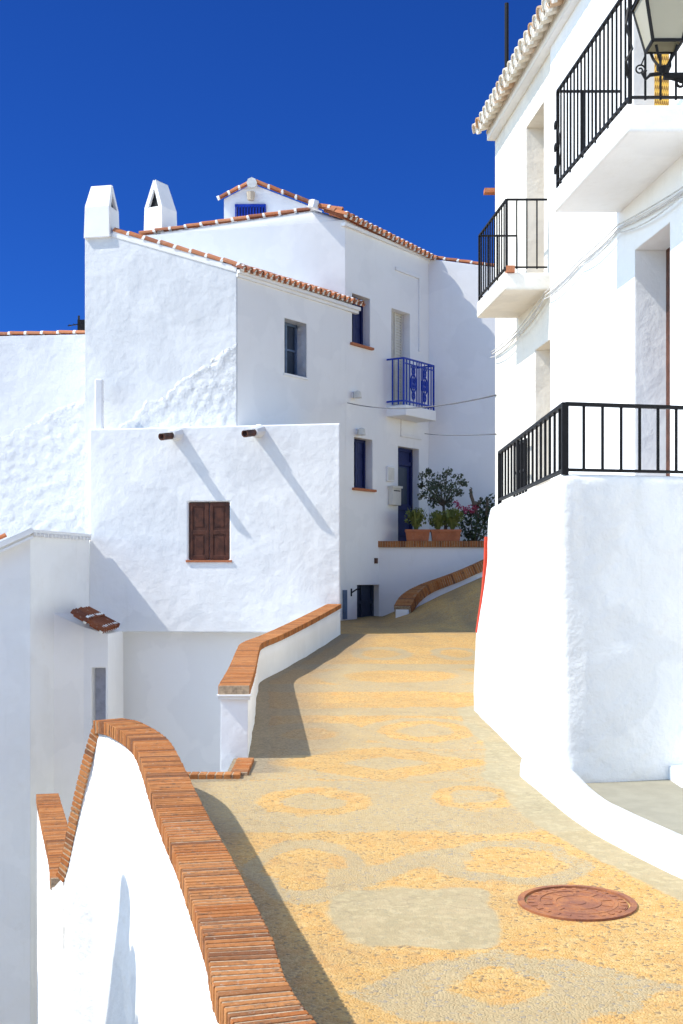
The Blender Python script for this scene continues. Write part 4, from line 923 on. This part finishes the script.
# cables
def cable(name, label, pts, r):
    b = MB(); b.tube(pts, r, 6); o = b.build(name, M['cablem'], at=pts[0], smooth=True); tag(o, label, 'cable', 'cables strung across the lane'); return o
M['cablem'] = plain('grey_cable', (.10, .10, .11), .6)
def sag(p, q, s, n=14): return [Vector(p).lerp(Vector(q), k / n) - V(0, 0, s * 4 * (k / n) * (1 - k / n)) for k in range(n + 1)]
cable('cable', 'thin cable from the wing corner past the blue balcony to the right-hand house', sag(fp(0, fz(403, 0), .06), V(X(496, 18.1), 18.1, Z(395, 18.1)), .16), .011)
cable('cable', 'thin lower cable crossing the shaded end wall above the olive tree', sag(V(X(424, 31.5), 31.2, Z(435, 31.5)), V(X(496, 18.1), 18.1, Z(434, 18.1)), .03), .009)
t = thing('cable_bundle', 'bundle of pale wires clipped along the right-hand house fronts', 'cable', rp(12, E + 3.2, .02))
for k, (dz, sg) in enumerate(((0, .05), (.03, .02), (-.05, .11))):
    b = MB(); pts = []
    keys = [(18.15, 354), (16.6, 334), (15.1, 295), (13.6, 262), (12.3, 228), (10.6, 192), (9.4, 150)]
    for i in range(len(keys) - 1):
        (ya, pa), (yb, pb) = keys[i], keys[i + 1]; za, zb_ = Z(pa, ya), Z(pb, yb)
        for j in range(6): f = j / 6; yy = lerp(ya, yb, f); pts.append(rp(yy, lerp(za, zb_, f) + dz - sg * .5 * 4 * f * (1 - f), .025 + .012 * k))
    b.tube(pts, .007 if k else .010, 6); b.build('wire', M['cable_pale'] if 'cable_pale' in M else M.setdefault('cable_pale', plain('pale_wire', (.55, .54, .52) , .6)), t, smooth=True)

# ------------------------------------------------------------------ plants
def leaves(mb, c, rad, n, size, flat=1.0, inner=.35):
    c = Vector(c)
    for _ in range(n):
        while True:
            d = V(random.uniform(-1, 1), random.uniform(-1, 1), random.uniform(-1, 1))
            if inner < d.length < 1: break
        p = c + V(d.x * rad[0], d.y * rad[1], d.z * rad[2]); u = V(random.gauss(0, 1), random.gauss(0, 1), random.gauss(0, 1) * flat).normalized(); w = u.orthogonal().normalized()
        w.rotate(Matrix.Rotation(random.uniform(0, 6.3), 3, u)); l = size * random.uniform(.7, 1.3); k = l * .32
        mb.add([p - u * l / 2, p + w * k, p + u * l / 2, p - w * k], [(0, 1, 2, 3)])
def strap_leaves(mb, c, n, h, spread):
    c = Vector(c)
    for _ in range(n):
        a = random.uniform(0, 6.283); s = random.uniform(.15, 1) * spread; d = V(math.cos(a), math.sin(a), 0); tip = c + d * s + V(0, 0, h * random.uniform(.6, 1.05)); mid = c + d * s * .55 + V(0, 0, h * .55); w = V(-d.y, d.x, 0) * .028
        mb.add([c + d * .02 - w * .6, c + d * .02 + w * .6, mid + w, tip, mid - w], [(0, 1, 2, 3, 4)])
py_ = lw + .16; pz = lz + .002
for px0, px1, la, bush in ((405.5, 429.5, 'terracotta trough planter nearest the navy door, one green bush in it', [(416, .95)]), (431, 460.5, 'longer terracotta trough planter at the foot of the olive tree, two bushes in it', [(438, .8), (452.5, .95)])):
    x0, x1 = X(px0, py_), X(px1, py_); t = thing('planter', la, 'planter', ((x0 + x1) / 2, py_, pz), 'terracotta planters on the brick edging')
    b = MB(); h = .27; e = .03
    b.add([(x0 + e, py_ - .11, pz), (x1 - e, py_ - .11, pz), (x1 - e, py_ + .11, pz), (x0 + e, py_ + .11, pz), (x0, py_ - .14, pz + h), (x1, py_ - .14, pz + h), (x1, py_ + .14, pz + h), (x0, py_ + .14, pz + h)], [(0, 1, 5, 4), (1, 2, 6, 5), (2, 3, 7, 6), (3, 0, 4, 7), (0, 3, 2, 1)], .2)
    for a in ((x0 - .01, x1 + .01, py_ - .155, py_ - .12), (x0 - .01, x1 + .01, py_ + .12, py_ + .155), (x0 - .01, x0 + .025, py_ - .12, py_ + .12), (x1 - .025, x1 + .01, py_ - .12, py_ + .12)): b.box(*a, pz + h - .05, pz + h + .01, .2)
    b.build('trough', M['terra'], t); MB().box(x0 + .02, x1 - .02, py_ - .12, py_ + .12, pz + h - .06, pz + h - .025).build('soil', M['soil'], t)
    for bx_, sc_ in bush:
        xx = X(bx_, py_); la2 = {416: 'leafy green bush in the planter nearest the navy door', 438: 'leafy bush in the longer planter, just left of the olive trunk', 452.5: 'leafy bush in the longer planter, just right of the olive trunk'}[bx_]
        tp_ = thing('potted_bush', la2, 'plant', (xx, py_, pz + h), 'bushes in the planters'); b = MB(); strap_leaves(b, (xx, py_, pz + h - .03), 120, .60 * sc_, .32 * sc_); leaves(b, (xx, py_, pz + h + .32 * sc_), (.30 * sc_, .18, .26 * sc_), 240, .085); b.build('foliage', M['succulent'], tp_)
        b = MB()
        for k in range(5): a = k * 1.3; b.tube([V(xx, py_, pz + h - .04), V(xx + .06 * math.cos(a), py_ + .05 * math.sin(a), pz + h + .15), V(xx + .12 * math.cos(a), py_ + .08 * math.sin(a), pz + h + .33)], [.016, .012, .006], 5)
        b.build('stem', M['bark'], tp_)
# olive tree
oy = 30.85; ox = X(444.5, oy); oz = lz - .1; t = thing('olive_tree', 'small round olive tree on a slim trunk behind the planters', 'tree', (ox, oy, oz))
b = MB(); cr = V(X(441, oy), oy, Z(490, oy)); b.tube([V(ox, oy, oz), V(ox + .03, oy, oz + .5), V(ox - .01, oy, Z(512, oy)), V(ox - .03, oy, Z(503, oy))], [.05, .042, .035, .03], 8)
blobs = [(440, 491, .36), (430, 490, .26), (451, 491, .24), (439, 480, .24), (424, 477, .15), (457, 479, .17), (464, 483, .11), (434, 502, .17), (449, 503, .14), (422, 496, .12), (447, 472, .13), (429, 471, .09), (460, 493, .10), (421, 485, .08)]
for px, py, r_ in blobs: q = V(X(px, oy), oy + random.uniform(-.2, .2), Z(py, oy)); b.tube([V(ox - .03, oy, Z(506, oy)), V(ox - .03, oy, Z(506, oy)).lerp(q, .5) + V(0, 0, .05), q], [.024, .014, .005], 5)
b.build('trunk', M['bark'], t); b = MB()
for px, py, r_ in blobs: leaves(b, V(X(px, oy), oy + random.uniform(-.15, .15), Z(py, oy)), (r_, r_ * .9, r_ * .9), int(1000 * r_ * r_ + 170 * r_) + 18, .078, inner=.1)
b.build('crown', M['olive'], t)
# flowering bush and cactus stems
fy = 30.75; t = thing('flowering_bush', 'dark bush with crimson flowers and tall stems at the right end of the planters', 'plant', (X(474, fy), fy, lz - .1))
b = MB(); fl = MB(); st = MB()
for px, py, r_ in ((476, 527, .42), (468, 530, .3), (486, 516, .32), (492, 505, .3), (480, 508, .22), (470, 515, .2), (498, 520, .4)):
    q = V(X(px, fy), fy + random.uniform(-.1, .1), Z(py, fy)); leaves(b, q, (r_, r_ * .8, r_), int(900 * r_ * r_ + 100 * r_), .10, inner=.1); st.tube([V(X(474, fy), fy, lz - .1), q], [.03, .008], 5)
for px, py in ((455, 503), (457, 505), (460, 507), (464, 509), (468, 510), (471, 507), (473, 511), (470, 513), (466, 511), (475, 508)): leaves(fl, V(X(px, fy), fy - .1, Z(py, fy)), (.075, .07, .07), 20, .06, inner=.0)
for pts in (((478, 520), (474, 505), (471, 496), (470.5, 489)), ((474, 504), (479, 503), (481, 500)), ((486, 516), (487, 505), (487, 498))): st.tube([V(X(a, fy), fy - .05, Z(c, fy)) for a, c in pts], [.045] * (len(pts) - 1) + [.03], 6)
for px, py, rz_ in ((470.5, 492, .12), (481, 500, .07), (487, 500, .09)): leaves(b, V(X(px, fy), fy - .05, Z(py, fy)), (.05, .05, rz_), 40, .06, inner=0)
b.build('foliage', M['darkleaf'], t); fl.build('blossom', M['petal'], t); st.build('stem', M['bark'], t)

wy = 28.65; wp = V(X(411, wy), wy, road_z(X(411, wy), wy)); wt = MB(); strap_leaves(wt, wp, 26, .16, .14); o = wt.build('weed_tuft', M['succulent'], at=wp); tag(o, 'small green weed tuft at the foot of the ramp kerb', 'weed')

# ------------------------------------------------------------------ light, sky, camera
sun_v = V(-.64, -.105, .755).normalized(); el = math.asin(sun_v.z); az = math.atan2(sun_v.x, sun_v.y)
ld = bpy.data.lights.new('sun', 'SUN'); ld.energy = 2.25; ld.angle = R(.5); ld.color = (1.0, .955, .88)
lo_ = bpy.data.objects.new('sun', ld); COL.objects.link(lo_); lo_.rotation_euler = (-sun_v).to_track_quat('-Z', 'Y').to_euler(); lo_.location = sun_v * 60
wd = bpy.data.worlds.new('World'); sc.world = wd; wd.use_nodes = True; nt = wd.node_tree
sky = nt.nodes.new('ShaderNodeTexSky'); sky.sky_type = 'NISHITA'; sky.sun_disc = False; sky.sun_elevation = el; sky.sun_rotation = az
sky.altitude = 1800; sky.air_density = 1.0; sky.dust_density = 0.0; sky.ozone_density = 4.0
bg = nt.nodes['Background']; bg.inputs['Strength'].default_value = .15
# clear mountain sky: deepest blue in the band about 90 degrees from the sun, paler towards and away from it
gn = nt.nodes.new('ShaderNodeTexCoord'); dt = nt.nodes.new('ShaderNodeVectorMath'); dt.operation = 'DOT_PRODUCT'; dt.inputs[1].default_value = sun_v
nt.links.new(gn.outputs['Generated'], dt.inputs[0])
cr_ = nt.nodes.new('ShaderNodeValToRGB'); nt.links.new(dt.outputs['Value'], cr_.inputs['Fac'])
mr = nt.nodes.new('ShaderNodeMapRange'); nt.links.new(dt.outputs['Value'], mr.inputs['Value']); mr.inputs['From Min'].default_value = -1; mr.inputs['From Max'].default_value = 1; nt.links.new(mr.outputs[0], cr_.inputs['Fac'])
PALE = (1.66, 1.43, 1.14, 1); el_ = cr_.color_ramp.elements; DEEP = (.036, .122, .330, 1); el_[0].position = .22; el_[0].color = PALE; el_[1].position = .44; el_[1].color = DEEP
e_ = el_.new(.70); e_.color = DEEP; e_ = el_.new(.84); e_.color = PALE
mu = nt.nodes.new('ShaderNodeMix'); mu.data_type = 'RGBA'; mu.blend_type = 'MULTIPLY'; mu.inputs[0].default_value = 1; nt.links.new(sky.outputs[0], mu.inputs[6]); nt.links.new(cr_.outputs[0], mu.inputs[7])
nt.links.new(mu.outputs[2], bg.inputs['Color'])
cd = bpy.data.cameras.new('camera'); cam = bpy.data.objects.new('camera', cd); COL.objects.link(cam); sc.camera = cam
cam.location = (0, 0, EYE); cam.rotation_euler = (R(90), 0, 0); cd.sensor_fit = 'AUTO'; cd.sensor_width = 36; cd.lens = F / 1024 * 36; cd.shift_y = 63 / 1024; cd.clip_start = .1; cd.clip_end = 4000
vs_ = sc.view_settings; vs_.view_transform = 'Standard'; vs_.look = 'None'; vs_.exposure = 1.3; vs_.gamma = 1; vs_.use_curve_mapping = False
sc.render.engine = 'CYCLES'; sc.cycles.use_denoising = True; sc.cycles.max_bounces = 10; sc.cycles.diffuse_bounces = 7; sc.cycles.use_adaptive_sampling = True; sc.cycles.adaptive_threshold = .01
for m in bpy.data.meshes:
    if m.users == 0: bpy.data.meshes.remove(m)
